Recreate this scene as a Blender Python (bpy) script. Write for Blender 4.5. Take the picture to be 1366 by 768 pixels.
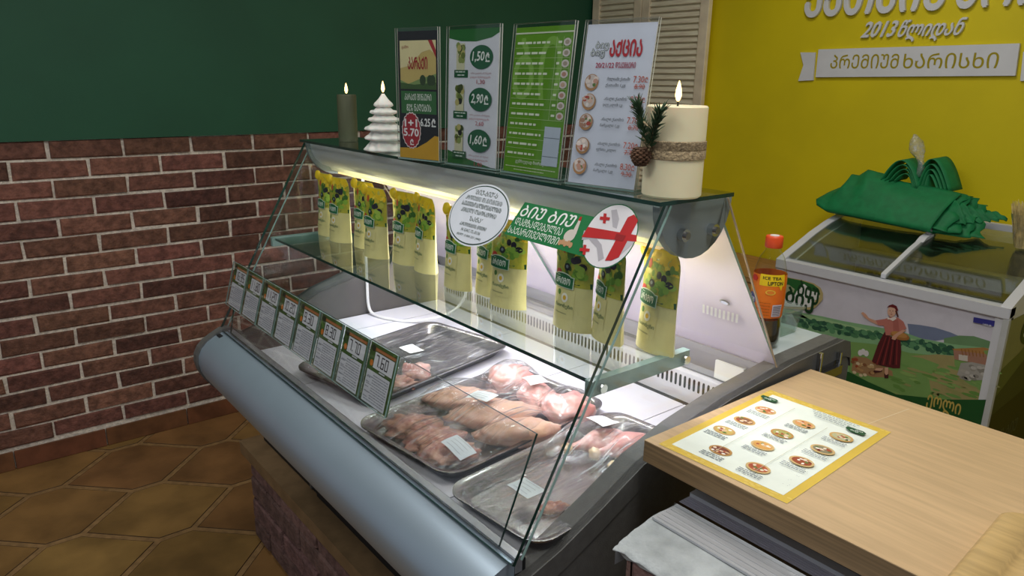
import bpy, math, random
from mathutils import Vector, Matrix, noise as mnoise
random.seed(7)
C = bpy.context.scene.collection
for o in list(bpy.data.objects): bpy.data.objects.remove(o)

# ------------------------------------------------------------------ camera, world, light, exposure
W, H, F = 1366, 768, 974.5
YAW, PITCH, ROLL = math.radians(51.02266), math.radians(15.89232), math.radians(0.95791)
CAM = Vector((0, 0, 1.55))
cy, sy, cp, sp = math.cos(YAW), math.sin(YAW), math.cos(PITCH), math.sin(PITCH)
FWD = Vector((-sy*cp, cy*cp, -sp)); RT = Vector((cy, sy, 0)); UP = RT.cross(FWD)
R2 = RT*math.cos(ROLL) + UP*math.sin(ROLL); U2 = UP*math.cos(ROLL) - RT*math.sin(ROLL)
cd = bpy.data.cameras.new('camera'); cam = bpy.data.objects.new('camera', cd); C.objects.link(cam)
cd.sensor_width = 36; cd.lens = F/W*36; cd.clip_start = .02
M = Matrix((R2, U2, -FWD)).transposed().to_4x4(); M.translation = CAM; cam.matrix_world = M
bpy.context.scene.camera = cam
vs = bpy.context.scene.view_settings
vs.view_transform = 'Standard'; vs.look = 'None'; vs.gamma = 1; vs.use_curve_mapping = False; vs.exposure = 0.0
bpy.context.scene.cycles.transparent_max_bounces = 40; bpy.context.scene.cycles.max_bounces = 12
wd = bpy.data.worlds.new('world'); bpy.context.scene.world = wd; wd.use_nodes = True
wd.node_tree.nodes['Background'].inputs[0].default_value = (.80, .88, 1, 1)
wd.node_tree.nodes['Background'].inputs[1].default_value = .22

def area(name, loc, sx, sy_, power, col=(1, .97, .92), target=None, spread=math.pi):
    l = bpy.data.lights.new(name, 'AREA'); l.shape = 'RECTANGLE'; l.size = sx; l.size_y = sy_
    l.energy = power; l.color = col; l.spread = spread
    o = bpy.data.objects.new(name, l); C.objects.link(o); o.location = loc
    if target: o.rotation_euler = (Vector(target)-Vector(loc)).to_track_quat('-Z', 'Y').to_euler()
    return o
ROOM_LAMPS = [(-.15, .75, .6, 17), (-1.75, .25, .5, 6.5), (-1.35, 2.2, .5, 9), (-.9, -.75, .5, 14)]     # x, y, size, watts; the last one is added to brighten the fronts
for (x, y, s, p) in ROOM_LAMPS: area('ceiling_lamp', (x, y, 2.70), s, s, p)
CASE_LED = area('case_led', (-1.25, .895, 1.300), 1.08, .03, 5.8, (.90, .90, 1), (-1.25, .80, .95))

# ------------------------------------------------------------------ measuring helper: a photo pixel seen on a real plane
def at(u, v, ax, val):
    d = R2*((u-683)/F) - U2*((v-384)/F) + FWD
    i = 'xyz'.index(ax); t = (val-CAM[i])/d[i]
    return CAM + d*t
def atpl(u, v, p0, n):
    d = R2*((u-683)/F) - U2*((v-384)/F) + FWD
    return CAM + d*((p0-CAM).dot(n)/d.dot(n))

# ------------------------------------------------------------------ materials
def lin(c):
    c = c/255
    return c/12.92 if c <= .04045 else ((c+.055)/1.055)**2.4
def rgb(c):
    if isinstance(c, str): c = [int(c[i:i+2], 16) for i in (1, 3, 5)]
    return (lin(c[0]), lin(c[1]), lin(c[2]), 1)
MATS = {}
def mat(key, col=(128, 128, 128), rough=.5, metal=0, spec=.5, nscale=0, namt=.15, col2=None, bump=0, bscale=0, stretch=(1, 1, 1), island=0,
        sss=0, trans=0, emit=None, estr=0, coat=0, detail=4):
    m = bpy.data.materials.new(key); m.use_nodes = True; MATS[key] = m
    nt = m.node_tree; b = nt.nodes['Principled BSDF']
    def N(t, **k):
        n = nt.nodes.new(t)
        for a, v in k.items(): setattr(n, a, v)
        return n
    L = nt.links.new
    b.inputs['Roughness'].default_value = rough; b.inputs['Metallic'].default_value = metal
    b.inputs['Specular IOR Level'].default_value = spec; b.inputs['Base Color'].default_value = rgb(col)
    if trans: b.inputs['Transmission Weight'].default_value = trans
    if coat: b.inputs['Coat Weight'].default_value = coat; b.inputs['Coat Roughness'].default_value = .1
    if sss:
        b.inputs['Subsurface Weight'].default_value = sss; b.inputs['Subsurface Radius'].default_value = (.012, .004, .003)
        b.inputs['Subsurface Scale'].default_value = 1
    if emit: b.inputs['Emission Color'].default_value = rgb(emit); b.inputs['Emission Strength'].default_value = estr
    tc = N('ShaderNodeTexCoord'); mp = N('ShaderNodeMapping'); mp.inputs['Scale'].default_value = stretch
    L(tc.outputs['Object'], mp.inputs['Vector'])
    src = None
    nz = N('ShaderNodeTexNoise'); nz.inputs['Scale'].default_value = nscale or 30; nz.inputs['Detail'].default_value = detail
    L(mp.outputs[0], nz.inputs['Vector'])
    rp = N('ShaderNodeValToRGB'); c1 = rgb(col)
    if col2: a, c_ = c1, rgb(col2)
    else:
        am = namt if nscale else .03
        a = tuple(x*(1-am) for x in c1[:3])+(1,); c_ = tuple(min(1, x*(1+am)) for x in c1[:3])+(1,)
    rp.color_ramp.elements[0].color = a; rp.color_ramp.elements[1].color = c_
    rp.color_ramp.elements[0].position = .35; rp.color_ramp.elements[1].position = .65
    L(nz.outputs['Fac'], rp.inputs['Fac']); src = rp.outputs['Color']
    if island:
        ge = N('ShaderNodeNewGeometry'); hs = N('ShaderNodeHueSaturation')
        mr = N('ShaderNodeMapRange'); mr.inputs['To Min'].default_value = 1-island; mr.inputs['To Max'].default_value = 1+island
        L(ge.outputs['Random Per Island'], mr.inputs['Value']); L(mr.outputs[0], hs.inputs['Value'])
        mr2 = N('ShaderNodeMapRange'); mr2.inputs['To Min'].default_value = .49; mr2.inputs['To Max'].default_value = .512
        ml = N('ShaderNodeMath', operation='MULTIPLY'); ml.inputs[1].default_value = 7.3
        fr = N('ShaderNodeMath', operation='FRACT'); L(ge.outputs['Random Per Island'], ml.inputs[0]); L(ml.outputs[0], fr.inputs[0])
        L(fr.outputs[0], mr2.inputs['Value']); L(mr2.outputs[0], hs.inputs['Hue'])
        L(src, hs.inputs['Color']); src = hs.outputs['Color']
    L(src, b.inputs['Base Color'])
    if bump:
        n2 = N('ShaderNodeTexNoise'); n2.inputs['Scale'].default_value = bscale; n2.inputs['Detail'].default_value = 5
        L(mp.outputs[0], n2.inputs['Vector'])
        bp = N('ShaderNodeBump'); bp.inputs['Strength'].default_value = bump; bp.inputs['Distance'].default_value = .01
        L(n2.outputs['Fac'], bp.inputs['Height']); L(bp.outputs[0], b.inputs['Normal'])
    return m
def glassmat(key, tint=(.97, .99, .98), rough=.01, ior=1.45, bump=0, bscale=0, milk=0, milkcol=(235, 238, 240), gain=1.0, stretch=(1, 1, 1)):
    m = bpy.data.materials.new(key); m.use_nodes = True; MATS[key] = m
    nt = m.node_tree; nt.nodes.clear(); N = nt.nodes.new; L = nt.links.new
    out = N('ShaderNodeOutputMaterial'); tr = N('ShaderNodeBsdfTransparent'); gl = N('ShaderNodeBsdfGlossy')
    tr.inputs[0].default_value = (*tint, 1); gl.inputs['Roughness'].default_value = rough
    fr = N('ShaderNodeLayerWeight'); fr.inputs[0].default_value = .5; r0 = ((ior-1)/(ior+1))**2     # Schlick reflectance, the same from both sides
    pw = N('ShaderNodeMath'); pw.operation = 'POWER'; pw.inputs[1].default_value = 5; L(fr.outputs['Facing'], pw.inputs[0])
    mul = N('ShaderNodeMath'); mul.operation = 'MULTIPLY_ADD'; mul.inputs[1].default_value = (1-r0)*gain; mul.inputs[2].default_value = r0*gain; mul.use_clamp = True
    L(pw.outputs[0], mul.inputs[0])
    mx = N('ShaderNodeMixShader'); L(mul.outputs[0], mx.inputs[0]); L(tr.outputs[0], mx.inputs[1]); L(gl.outputs[0], mx.inputs[2])
    last = mx
    if bump:
        tc = N('ShaderNodeTexCoord'); mp = N('ShaderNodeMapping'); mp.inputs['Scale'].default_value = stretch
        L(tc.outputs['Object'], mp.inputs[0])
        nz = N('ShaderNodeTexNoise'); nz.inputs['Scale'].default_value = bscale; nz.inputs['Detail'].default_value = 6
        nz.inputs['Distortion'].default_value = .8
        L(mp.outputs[0], nz.inputs['Vector']); bp = N('ShaderNodeBump'); bp.inputs['Strength'].default_value = bump; bp.inputs['Distance'].default_value = .01
        L(nz.outputs['Fac'], bp.inputs['Height']); L(bp.outputs[0], gl.inputs['Normal']); L(bp.outputs[0], fr.inputs['Normal'])
    if milk:
        df = N('ShaderNodeBsdfDiffuse'); df.inputs[0].default_value = rgb(milkcol); m2 = N('ShaderNodeMixShader')
        m2.inputs[0].default_value = milk
        if bump:      # wrinkles gather the film into whiter streaks
            rr = N('ShaderNodeMapRange'); rr.inputs['From Min'].default_value = .56; rr.inputs['From Max'].default_value = .80
            rr.inputs['To Min'].default_value = milk*.4; rr.inputs['To Max'].default_value = min(1, milk*7)
            L(nz.outputs['Fac'], rr.inputs['Value']); L(rr.outputs[0], m2.inputs[0])
        L(last.outputs[0], m2.inputs[1]); L(df.outputs[0], m2.inputs[2]); last = m2
    L(last.outputs[0], out.inputs[0])
    return m
mat('green_paint', (36, 92, 66), .6, nscale=3, namt=.06, bump=.05, bscale=120)
mat('yellow_paint', (226, 206, 0), .6, nscale=3, namt=.05, bump=.05, bscale=120)
mat('ceiling_white', (225, 225, 220), .8, nscale=4, namt=.03)
mat('brick', (120, 80, 68), .85, nscale=34, namt=.32, bump=.75, bscale=75, island=.42)
mat('brick_grey', (120, 92, 88), .85, nscale=34, namt=.3, bump=.75, bscale=75, island=.3)
mat('mortar', (236, 226, 212), .9, nscale=60, namt=.2, bump=.5, bscale=150)
mat('base_tile', (118, 74, 50), .5, nscale=14, namt=.25, island=.12)
mat('floor_tile', (140, 106, 62), .38, nscale=5, namt=.28, island=.16, bump=.06, bscale=40, detail=6)
mat('grout', (150, 118, 76), .7, nscale=40, namt=.2)
mat('slab_stone', (132, 108, 78), .5, nscale=20, namt=.15)
mat('plaster', (176, 182, 184), .9, nscale=18, namt=.22, bump=.8, bscale=40)
mat('alu', (172, 190, 206), .38, metal=.6, nscale=6, namt=.03)
mat('alu_strip', (206, 208, 212), .4, metal=.35, nscale=20, namt=.08, stretch=(1, 20, 20))
mat('alu_dark', (176, 176, 192), .4, metal=.4, nscale=20, namt=.08, stretch=(1, 20, 20))
mat('steel', (150, 148, 146), .26, metal=.95, nscale=8, namt=.08)
mat('chrome', (205, 208, 210), .15, metal=1)
mat('panel_grey', (92, 92, 90), .5, nscale=80, namt=.08, bump=.1, bscale=400)
mat('panel_inner', (92, 88, 86), .5, nscale=30, namt=.05)
mat('bracket_grey', (128, 138, 140), .4, nscale=30, namt=.04)
mat('case_dark', (26, 26, 28), .6, nscale=20, namt=.1)
mat('deck_white', (222, 222, 230), .35, nscale=6, namt=.02)
mat('white_plastic', (225, 226, 228), .4, nscale=10, namt=.03)
mat('lip_white', (212, 211, 218), .35, nscale=10, namt=.03)
mat('door_acrylic', (214, 206, 228), .16, nscale=3, namt=.05, coat=.3)
mat('worktop', (212, 220, 222), .3, nscale=9, namt=.1, col2=(190, 204, 208))
mat('rail_grey', (160, 160, 164), .35, metal=.4, nscale=10, namt=.04)
mat('black_slot', (22, 22, 24), .7)
mat('canopy_alu', (222, 228, 230), .4, metal=.25, nscale=6, namt=.03)
mat('led', (255, 236, 205), .5, emit=(255, 214, 160), estr=.55)
mat('edge_beige', (176, 160, 140), .25)
mat('groove', (84, 62, 38), .7, nscale=30, namt=.2)
mat('glass_edge', (22, 58, 50), .15, nscale=12, namt=.2)
mat('acr_edge', (186, 190, 184), .2)
mat('glass_edge_light', (132, 160, 154), .15, nscale=12, namt=.15)
mat('wood_top', (198, 168, 128), .42, nscale=7, namt=.085, stretch=(1.2, 16, 16), bump=.05, bscale=30, detail=8)
mat('wood_edge', (138, 112, 78), .5, nscale=7, namt=.2, stretch=(1.2, 1, 40), detail=8)
mat('wood_pale', (244, 226, 196), .5, nscale=6, namt=.14, stretch=(1.5, 1.5, 1.5), detail=6)
mat('wood_slat', (250, 234, 206), .5, nscale=5, namt=.16, stretch=(2, 25, 25), detail=7)
mat('wood_brown', (176, 126, 72), .5, nscale=6, namt=.2, stretch=(1.5, 25, 25), detail=7)
mat('wood_board', (190, 160, 108), .45, nscale=6, namt=.12, stretch=(1.5, 20, 20), detail=7)
mat('freezer_white', (218, 220, 226), .35, nscale=10, namt=.02)
mat('freezer_inner', (120, 122, 112), .6, nscale=5, namt=.2)
mat('bag_cloth', (6, 120, 66), .65, nscale=30, namt=.12, bump=.15, bscale=30)
mat('wax_white', (232, 232, 226), .45, sss=.25, nscale=20, namt=.03)
mat('wax_cream', (242, 233, 196), .45, sss=.25, nscale=10, namt=.04)
mat('wax_green', (74, 78, 56), .5, nscale=8, namt=.2, stretch=(6, 6, 1))
mat('flame', (255, 220, 150), .5, emit=(255, 208, 130), estr=4)
mat('wick', (30, 24, 20), .8)
mat('burlap', (160, 142, 112), .9, nscale=220, namt=.35, bump=.5, bscale=300)
mat('needle', (44, 74, 46), .6, nscale=60, namt=.4)
mat('twig', (130, 98, 66), .8, nscale=50, namt=.25)
mat('cone', (92, 66, 48), .8, nscale=60, namt=.35)
mat('thigh', (224, 154, 148), .42, sss=.3, nscale=26, col2=(238, 188, 174), bump=.3, bscale=60, coat=.4)
mat('fillet', (226, 172, 138), .42, sss=.3, nscale=22, col2=(236, 190, 172), bump=.25, bscale=60, coat=.4)
mat('dark_meat', (184, 112, 100), .34, sss=.25, nscale=40, col2=(220, 168, 140), bump=.5, bscale=60, coat=.4)
mat('skin_fat', (232, 196, 150), .35, sss=.2, nscale=30, namt=.1, coat=.3)
mat('bottle_cap', (238, 84, 30), .4)
mat('tea', (58, 46, 18), .1, nscale=10, namt=.1, coat=.5)
mat('label_orange', (240, 130, 18), .4, nscale=10, col2=(228, 100, 16))
mat('straw', (226, 206, 140), .8, nscale=40, namt=.3)
mat('pouch_cream', (226, 218, 148), .38, nscale=25, namt=.06, bump=.12, bscale=40, coat=.3)
mat('pouch_top', (214, 200, 60), .35, nscale=40, col2=(150, 160, 40), bump=.12, bscale=40, coat=.3)
mat('pouch_yellow', (250, 214, 20), .35, nscale=20, namt=.06, coat=.3)
mat('cable_white', (230, 230, 230), .5)
mat('paper', (232, 232, 228), .7, nscale=20, namt=.02)
glassmat('glass', (.978, .984, .984), .005, 1.42)
glassmat('glass_shelf', (.90, .95, .93), .01, 1.5, gain=1.6)
glassmat('glass_lid', (.80, .84, .80), .03, 1.5, gain=2.2)
glassmat('acrylic', (.95, .96, .96), .03, 1.4)
glassmat('film', (.97, .97, .97), .10, 1.45, bump=.7, bscale=13, milk=.075, gain=1.6, stretch=(6.5, 1.0, 1))
glassmat('pet', (.93, .95, .92), .03, 1.45)
glassmat('tub', (.80, .88, .84), .05, 1.45, milk=.08)
glassmat('bagfilm', (.9, .9, .9), .15, 1.45, bump=.8, bscale=40, milk=.35, gain=1.5)
def getmat(k):
    if k in MATS: return MATS[k]
    if k.startswith('#'): return mat(k, k, .5, spec=.35)
    raise KeyError(k)

# ------------------------------------------------------------------ mesh helpers
ORG = {}
def tag(o, label, cat, group=None, kind=None):
    if label: o['label'] = label
    if cat: o['category'] = cat
    if group: o['group'] = group
    if kind: o['kind'] = kind
    return o
def thing(name, label, cat, loc=(0, 0, 0), rz=0, group=None, rx=0):
    o = bpy.data.objects.new(name, None); o.empty_display_size = .05; C.objects.link(o)
    o.location = loc; o.rotation_euler = (rx, 0, rz); ORG[o] = Vector(loc)
    return tag(o, label, cat, group)
class MB:
    def __init__(s): s.v = []; s.f = []; s.k = []
    def add(s, vs, fs, k):
        n = len(s.v); s.v += [Vector(p) for p in vs]
        for f in fs: s.f.append([i+n for i in f]); s.k.append(k)
    def box(s, x0, x1, y0, y1, z0, z1, k, top=None):
        vs = [(x0, y0, z0), (x1, y0, z0), (x1, y1, z0), (x0, y1, z0), (x0, y0, z1), (x1, y0, z1), (x1, y1, z1), (x0, y1, z1)]
        s.add(vs, [(3, 2, 1, 0), (0, 1, 5, 4), (1, 2, 6, 5), (2, 3, 7, 6), (3, 0, 4, 7)], k); s.add(vs[4:], [(0, 1, 2, 3)], top or k)
        return s
    def prism(s, prof, x0, x1, k, ax='x', capk=None):       # prof in (y,z) for ax x; (x,z) for ax y; (x,y) for ax z
        def P(a, b, t): return {'x': (t, a, b), 'y': (a, t, b), 'z': (a, b, t)}[ax]
        n = len(prof); vs = [P(a, b, x0) for a, b in prof]+[P(a, b, x1) for a, b in prof]
        s.add(vs, [(i, (i+1) % n, n+(i+1) % n, n+i) for i in range(n)], k)
        s.add(vs, [tuple(range(n))[::-1], tuple(range(n, 2*n))], capk or k); return s
    def strip(s, prof, x0, x1, k, ax='x'):                   # open profile swept
        def P(a, b, t): return {'x': (t, a, b), 'y': (a, t, b), 'z': (a, b, t)}[ax]
        n = len(prof); vs = [P(a, b, x0) for a, b in prof]+[P(a, b, x1) for a, b in prof]
        s.add(vs, [(i, i+1, n+i+1, n+i) for i in range(n-1)], k); return s
    def lathe(s, prof, c, k, seg=32, cap=True, wob=None):
        vs = []; n = len(prof)
        for r, z in prof:
            for j in range(seg):
                a = 2*math.pi*j/seg; rr = r*(wob(a, z) if wob else 1)
                vs.append((c[0]+rr*math.cos(a), c[1]+rr*math.sin(a), c[2]+z))
        fs = [(i*seg+j, i*seg+(j+1) % seg, (i+1)*seg+(j+1) % seg, (i+1)*seg+j) for i in range(n-1) for j in range(seg)]
        if cap: fs += [tuple(range(seg))[::-1], tuple(range((n-1)*seg, n*seg))]
        s.add(vs, fs, k); return s
    def tube(s, pts, r, k, seg=8, cap=True):
        pts = [Vector(p) for p in pts]; n = len(pts); vs = []; rs = r if isinstance(r, (list, tuple)) else [r]*n
        ref = Vector((0, 0, 1))
        for i, p in enumerate(pts):
            t = (pts[min(i+1, n-1)]-pts[max(i-1, 0)]).normalized()
            a = t.cross(ref)
            if a.length < .05: a = t.cross(Vector((1, 0, 0)))
            a.normalize(); b = t.cross(a).normalized()
            for j in range(seg):
                an = 2*math.pi*j/seg; vs.append(p+a*(rs[i]*math.cos(an))+b*(rs[i]*math.sin(an)))
        fs = [(i*seg+j, i*seg+(j+1) % seg, (i+1)*seg+(j+1) % seg, (i+1)*seg+j) for i in range(n-1) for j in range(seg)]
        if cap: fs += [tuple(range(seg))[::-1], tuple(range((n-1)*seg, n*seg))]
        s.add(vs, fs, k); return s
    def grid(s, P, nu, nv, k):
        vs = [P(i/nu, j/nv) for j in range(nv+1) for i in range(nu+1)]
        s.add(vs, [(j*(nu+1)+i, j*(nu+1)+i+1, (j+1)*(nu+1)+i+1, (j+1)*(nu+1)+i) for j in range(nv) for i in range(nu)], k); return s
    def blob(s, c, rad, k, rz=0, seed=0, amp=.15, fr=3, fn=None, nu=20, nv=14):
        vs = []; c = Vector(c); ca, sa = math.cos(rz), math.sin(rz)
        for j in range(nv+1):
            th = math.pi*j/nv
            for i in range(nu):
                ph = 2*math.pi*i/nu
                d = Vector((math.sin(th)*math.cos(ph), math.sin(th)*math.sin(ph), math.cos(th)))
                q = 1+amp*mnoise.noise(d*fr*.5+Vector((seed*7.1, seed*3.3, 0)))
                p = Vector((d.x*rad[0]*q, d.y*rad[1]*q, d.z*rad[2]*q))
                if fn: p = fn(p)
                vs.append(c+Vector((p.x*ca-p.y*sa, p.x*sa+p.y*ca, p.z)))
        fs = [(j*nu+i, (j+1)*nu+i, (j+1)*nu+(i+1) % nu, j*nu+(i+1) % nu) for j in range(nv) for i in range(nu)]
        s.add(vs, fs, k); return s
    def slab(s, q, t, k, ke):                               # a pane: quad or polygon q (3D), thickness t along its normal
        q = [Vector(p) for p in q]; n = (q[1]-q[0]).cross(q[2]-q[0]).normalized(); m = len(q)
        vs = q+[p+n*t for p in q]
        s.add(vs, [tuple(range(m))[::-1], tuple(range(m, 2*m))], k)
        s.add(vs, [(i, (i+1) % m, m+(i+1) % m, m+i) for i in range(m)], ke); return s
    def build(s, name, parent=None, loc=None, smooth=False, bevel=0, seg=2, solid=0, angle=40, sub=0):
        org = ORG[parent] if parent is not None else Vector(loc or (0, 0, 0))
        keys = list(dict.fromkeys(s.k)); me = bpy.data.meshes.new(name)
        me.from_pydata([p-org for p in s.v], [], s.f)
        for k in keys: me.materials.append(getmat(k))
        ix = {k: i for i, k in enumerate(keys)}
        me.polygons.foreach_set('material_index', [ix[k] for k in s.k]); me.update()
        o = bpy.data.objects.new(name, me); C.objects.link(o); ORG[o] = org
        if parent is not None: o.parent = parent
        else: o.location = org
        if smooth:
            me.polygons.foreach_set('use_smooth', [True]*len(me.polygons)); me.set_sharp_from_angle(angle=math.radians(angle))
        if sub: md = o.modifiers.new('sub', 'SUBSURF'); md.levels = md.render_levels = sub
        if solid: md = o.modifiers.new('thick', 'SOLIDIFY'); md.thickness = solid
        if bevel:
            md = o.modifiers.new('bevel', 'BEVEL'); md.width = bevel; md.segments = seg; md.limit_method = 'ANGLE'; md.angle_limit = .6
        return o
def copytree(r, loc, rz, label=None):
    c = r.copy(); C.objects.link(c); c.location = loc; c.rotation_euler = (0, 0, rz)
    if label: c['label'] = label
    for ch in list(r.children):
        d = ch.copy(); C.objects.link(d); d.parent = c
        for g in list(ch.children):
            e = g.copy(); C.objects.link(e); e.parent = d
    return c
def structure(o): o['kind'] = 'structure'; return o

# ------------------------------------------------------------------ flat prints: polygons, ellipses and lettering in (u,v), laid on any surface
TXT = {}
def textmesh(s, bold):
    if (s, bold) in TXT: return TXT[(s, bold)]
    c = bpy.data.curves.new('t', 'FONT'); c.body = s; c.resolution_u = 2
    o = bpy.data.objects.new('t', c); me = bpy.data.meshes.new_from_object(o)
    vs = [(v.co.x, v.co.y) for v in me.vertices]; fs = [tuple(p.vertices) for p in me.polygons]
    bpy.data.objects.remove(o); bpy.data.curves.remove(c); bpy.data.meshes.remove(me)
    xs = [p[0] for p in vs]; ys = [p[1] for p in vs]; x0, x1, y0, y1 = min(xs), max(xs), min(ys), max(ys)
    vs = [((x-x0)/(x1-x0), (y-y0)/(y1-y0)) for x, y in vs]
    TXT[(s, bold)] = (vs, fs, bold/(x1-x0), bold/(y1-y0)); return TXT[(s, bold)]
class Canvas:
    def __init__(s): s.it = []; s.l = 1
    def up(s, n=1): s.l += n; return s
    def poly(s, pts, k, l=None): s.it.append((list(pts), [tuple(range(len(pts)))], k, l or s.l))
    def rect(s, u0, v0, u1, v1, k, nu=1, nv=1, l=None):
        pts = [(u0+(u1-u0)*i/nu, v0+(v1-v0)*j/nv) for j in range(nv+1) for i in range(nu+1)]
        s.it.append((pts, [(j*(nu+1)+i, j*(nu+1)+i+1, (j+1)*(nu+1)+i+1, (j+1)*(nu+1)+i) for j in range(nv) for i in range(nu)], k, l or s.l))
    def ell(s, u, v, a, b, k, n=24, rot=0, l=None, star=0):
        pts = [(u, v)]
        for i in range(n):
            t = 2*math.pi*i/n; r = 1+(star if i % 2 else -star)
            x, y = a*r*math.cos(t), b*r*math.sin(t); pts.append((u+x*math.cos(rot)-y*math.sin(rot), v+x*math.sin(rot)+y*math.cos(rot)))
        s.it.append((pts, [(0, i+1, (i+1) % n+1) for i in range(n)], k, l or s.l))
    def text(s, t, u0, v0, u1, v1, k, bold=0, shear=0, l=None):
        vs, fs, bx, by = textmesh(t, bold)
        for q, (a, b) in enumerate([(0, 0)]+([(bx, 0), (-bx, 0), (0, by), (0, -by)] if bold else [])):   # heavier strokes: shifted copies
            s.it.append(([(u0+(u1-u0)*(x+a)+shear*(y+b-.5)*(v1-v0), v0+(v1-v0)*(y+b)) for x, y in vs], fs, k, (l or s.l)))
    def words(s, u0, v, u1, h, k, seed=0):                   # a line of print too small to read
        r = random.Random(seed*31+int(abs(v)*99991)); u = u0
        while u < u1-h:
            w = min(h*r.uniform(1.5, 5), u1-u); s.rect(u, v, u+w, v+h, k); u += w+h*.8
    def warp(s, fn): s.it = [([fn(*p) for p in pts], fs, k, l) for pts, fs, k, l in s.it]; return s
    def onto(s, mb, f, eps=.00025):
        for i, (pts, fs, k, l) in enumerate(s.it): mb.add([f(u, v, (l+.1*(i % 8))*eps) for u, v in pts], fs, k)
        return mb
    def build(s, name, parent, f, eps=.00025, loc=None):
        return s.onto(MB(), f, eps).build(name, parent, loc=loc)
SEG = {'0': 'abcdef', '1': 'bc', '2': 'abged', '3': 'abgcd', '4': 'fgbc', '5': 'afgcd', '6': 'afgedc', '7': 'abc', '8': 'abcdefg', '9': 'abcdfg'}
def digits(c, s, u, v, h, k):
    w, t = h*.5, h*.1
    R = {'a': (0, h-t, w, h), 'g': (0, h/2-t/2, w, h/2+t/2), 'd': (0, 0, w, t), 'f': (0, h/2, t, h), 'e': (0, 0, t, h/2), 'b': (w-t, h/2, w, h), 'c': (w-t, 0, w, h/2)}
    for ch in s:
        if ch == '.': c.rect(u, 0+v, u+t*1.2, v+t*1.2, k); u += t*2.6; continue
        for q in SEG[ch]: a = R[q]; c.rect(u+a[0], v+a[1], u+a[2], v+a[3], k)
        u += w+t*1.6

# ================================================================== THE ROOM
XW, YW = -3.31, 3.30
def brick(mb, y0, y1, z0, z1, d, k, rnd, face):              # bevelled brick; face(a, b, depth) -> point
    b = .005; j = lambda: rnd.uniform(-.0028, .0028)
    o = [(y0, z0), (y1, z0), (y1, z1), (y0, z1)]; i = [(y0+b, z0+b), (y1-b, z0+b), (y1-b, z1-b), (y0+b, z1-b)]
    o = [(a+j(), c+j()) for a, c in o]; i = [(a+j(), c+j()) for a, c in i]; dd = d+rnd.uniform(-.003, .003)
    vs = [face(a, c, 0) for a, c in o]+[face(a, c, dd-b) for a, c in o]+[face(a, c, dd) for a, c in i]
    fs = []
    for q in range(4):
        r = (q+1) % 4; fs += [(q, r, 4+r, 4+q), (4+q, 4+r, 8+r, 8+q)]
    mb.add(vs, fs+[(8, 9, 10, 11)], k)
# floor of stretched hexagonal tiles
mb = MB(); mb.add([(-3.6, -1.6, -.006), (1.2, -1.6, -.006), (1.2, 3.5, -.006), (-3.6, 3.5, -.006)], [(0, 1, 2, 3)], 'grout')
mb.box(-3.6, 1.2, -1.6, 3.5, -.06, -.0065, 'grout')
for j in range(-7, 10):
    for i in range(-2, 12):
        cx, cyy = -3.05+.394*i+(.197 if j % 2 else 0), .494+.315*j
        if not (-3.45 < cx < 1.1 and -1.5 < cyy < 3.4): continue
        def hexa(s): return [(cx-.197*s, cyy-.056*s), (cx, cyy-.259*s), (cx+.197*s, cyy-.056*s), (cx+.197*s, cyy+.056*s), (cx, cyy+.259*s), (cx-.197*s, cyy+.056*s)]
        rings = [(hexa(1.0), -.0015), (hexa(.945), -.0012), (hexa(.942), -.0025), (hexa(.930), -.0025), (hexa(.926), 0)]
        for (p0, z0), (p1, z1), kk in zip(rings, rings[1:], ('grout', 'groove', 'groove', 'groove')):
            vs = [(x, y, z0) for x, y in p0]+[(x, y, z1) for x, y in p1]
            mb.add(vs, [(q, (q+1) % 6, 6+(q+1) % 6, 6+q) for q in range(6)], kk)
        mb.add([(x, y, 0) for x, y in rings[-1][0]], [tuple(range(6))], 'floor_tile')
structure(mb.build('floor'))
# green wall over brick
mb = MB(); mb.box(XW-.1, XW-.012, -1.6, YW+.1, -.05, 2.85, 'mortar'); mb.box(XW-.011, XW+.002, -1.6, YW, 1.299, 2.85, 'green_paint')
rnd = random.Random(3)
for r in range(16):
    z1 = 1.297-.0757*r; z0 = z1-.0645
    if r % 2 == 0: off = .387
    else: off = .52
    y = off-.263*8
    while y < YW:
        a, b = max(y+.006, -1.55), min(y+.257, YW)
        if b-a > .03: brick(mb, a, b, z0+rnd.uniform(-.002, .002), z1+rnd.uniform(-.002, .002), .009, 'brick', rnd, lambda p, q, d: (XW-.012+d, p, q))
        y += .263
structure(mb.build('wall_left'))
mb = MB(); y = -1.55; k = 0
while y < YW-.05:
    mb.box(XW-.005, XW+.006, y, min(y+.328, YW), 0, .078, 'base_tile'); y += .332
structure(mb.build('baseboard_left', bevel=.003))
structure(MB().box(XW-.1, 1.2, YW, YW+.1, -.05, 2.85, 'yellow_paint').build('wall_back'))
structure(MB().box(XW-.1, 1.2, -1.6, YW+.1, 2.75, 2.85, 'ceiling_white').build('ceiling'))
for i, (x, y, s, p) in enumerate(ROOM_LAMPS):
    t = thing('ceiling_light', ['square ceiling light panel above the wooden counter', 'square ceiling light panel above the open floor in front of the case', 'square ceiling light panel between the case and the freezer', 'added unseen ceiling light panel brightening the fronts on the customer side'][i], 'ceiling light', (x, y, 2.71), group='ceiling lights')
    mb = MB(); h = s/2
    for a in ((-h-.02, h+.02, -h-.02, -h), (-h-.02, h+.02, h, h+.02), (-h-.02, -h, -h, h), (h, h+.02, -h, h)): mb.box(x+a[0], x+a[1], y+a[2], y+a[3], 2.70, 2.75, 'freezer_white')
    mb.build('frame', t); MB().box(x-h, x+h, y-h, y+h, 2.715, 2.74, 'white_plastic').build('diffuser', t)

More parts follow.
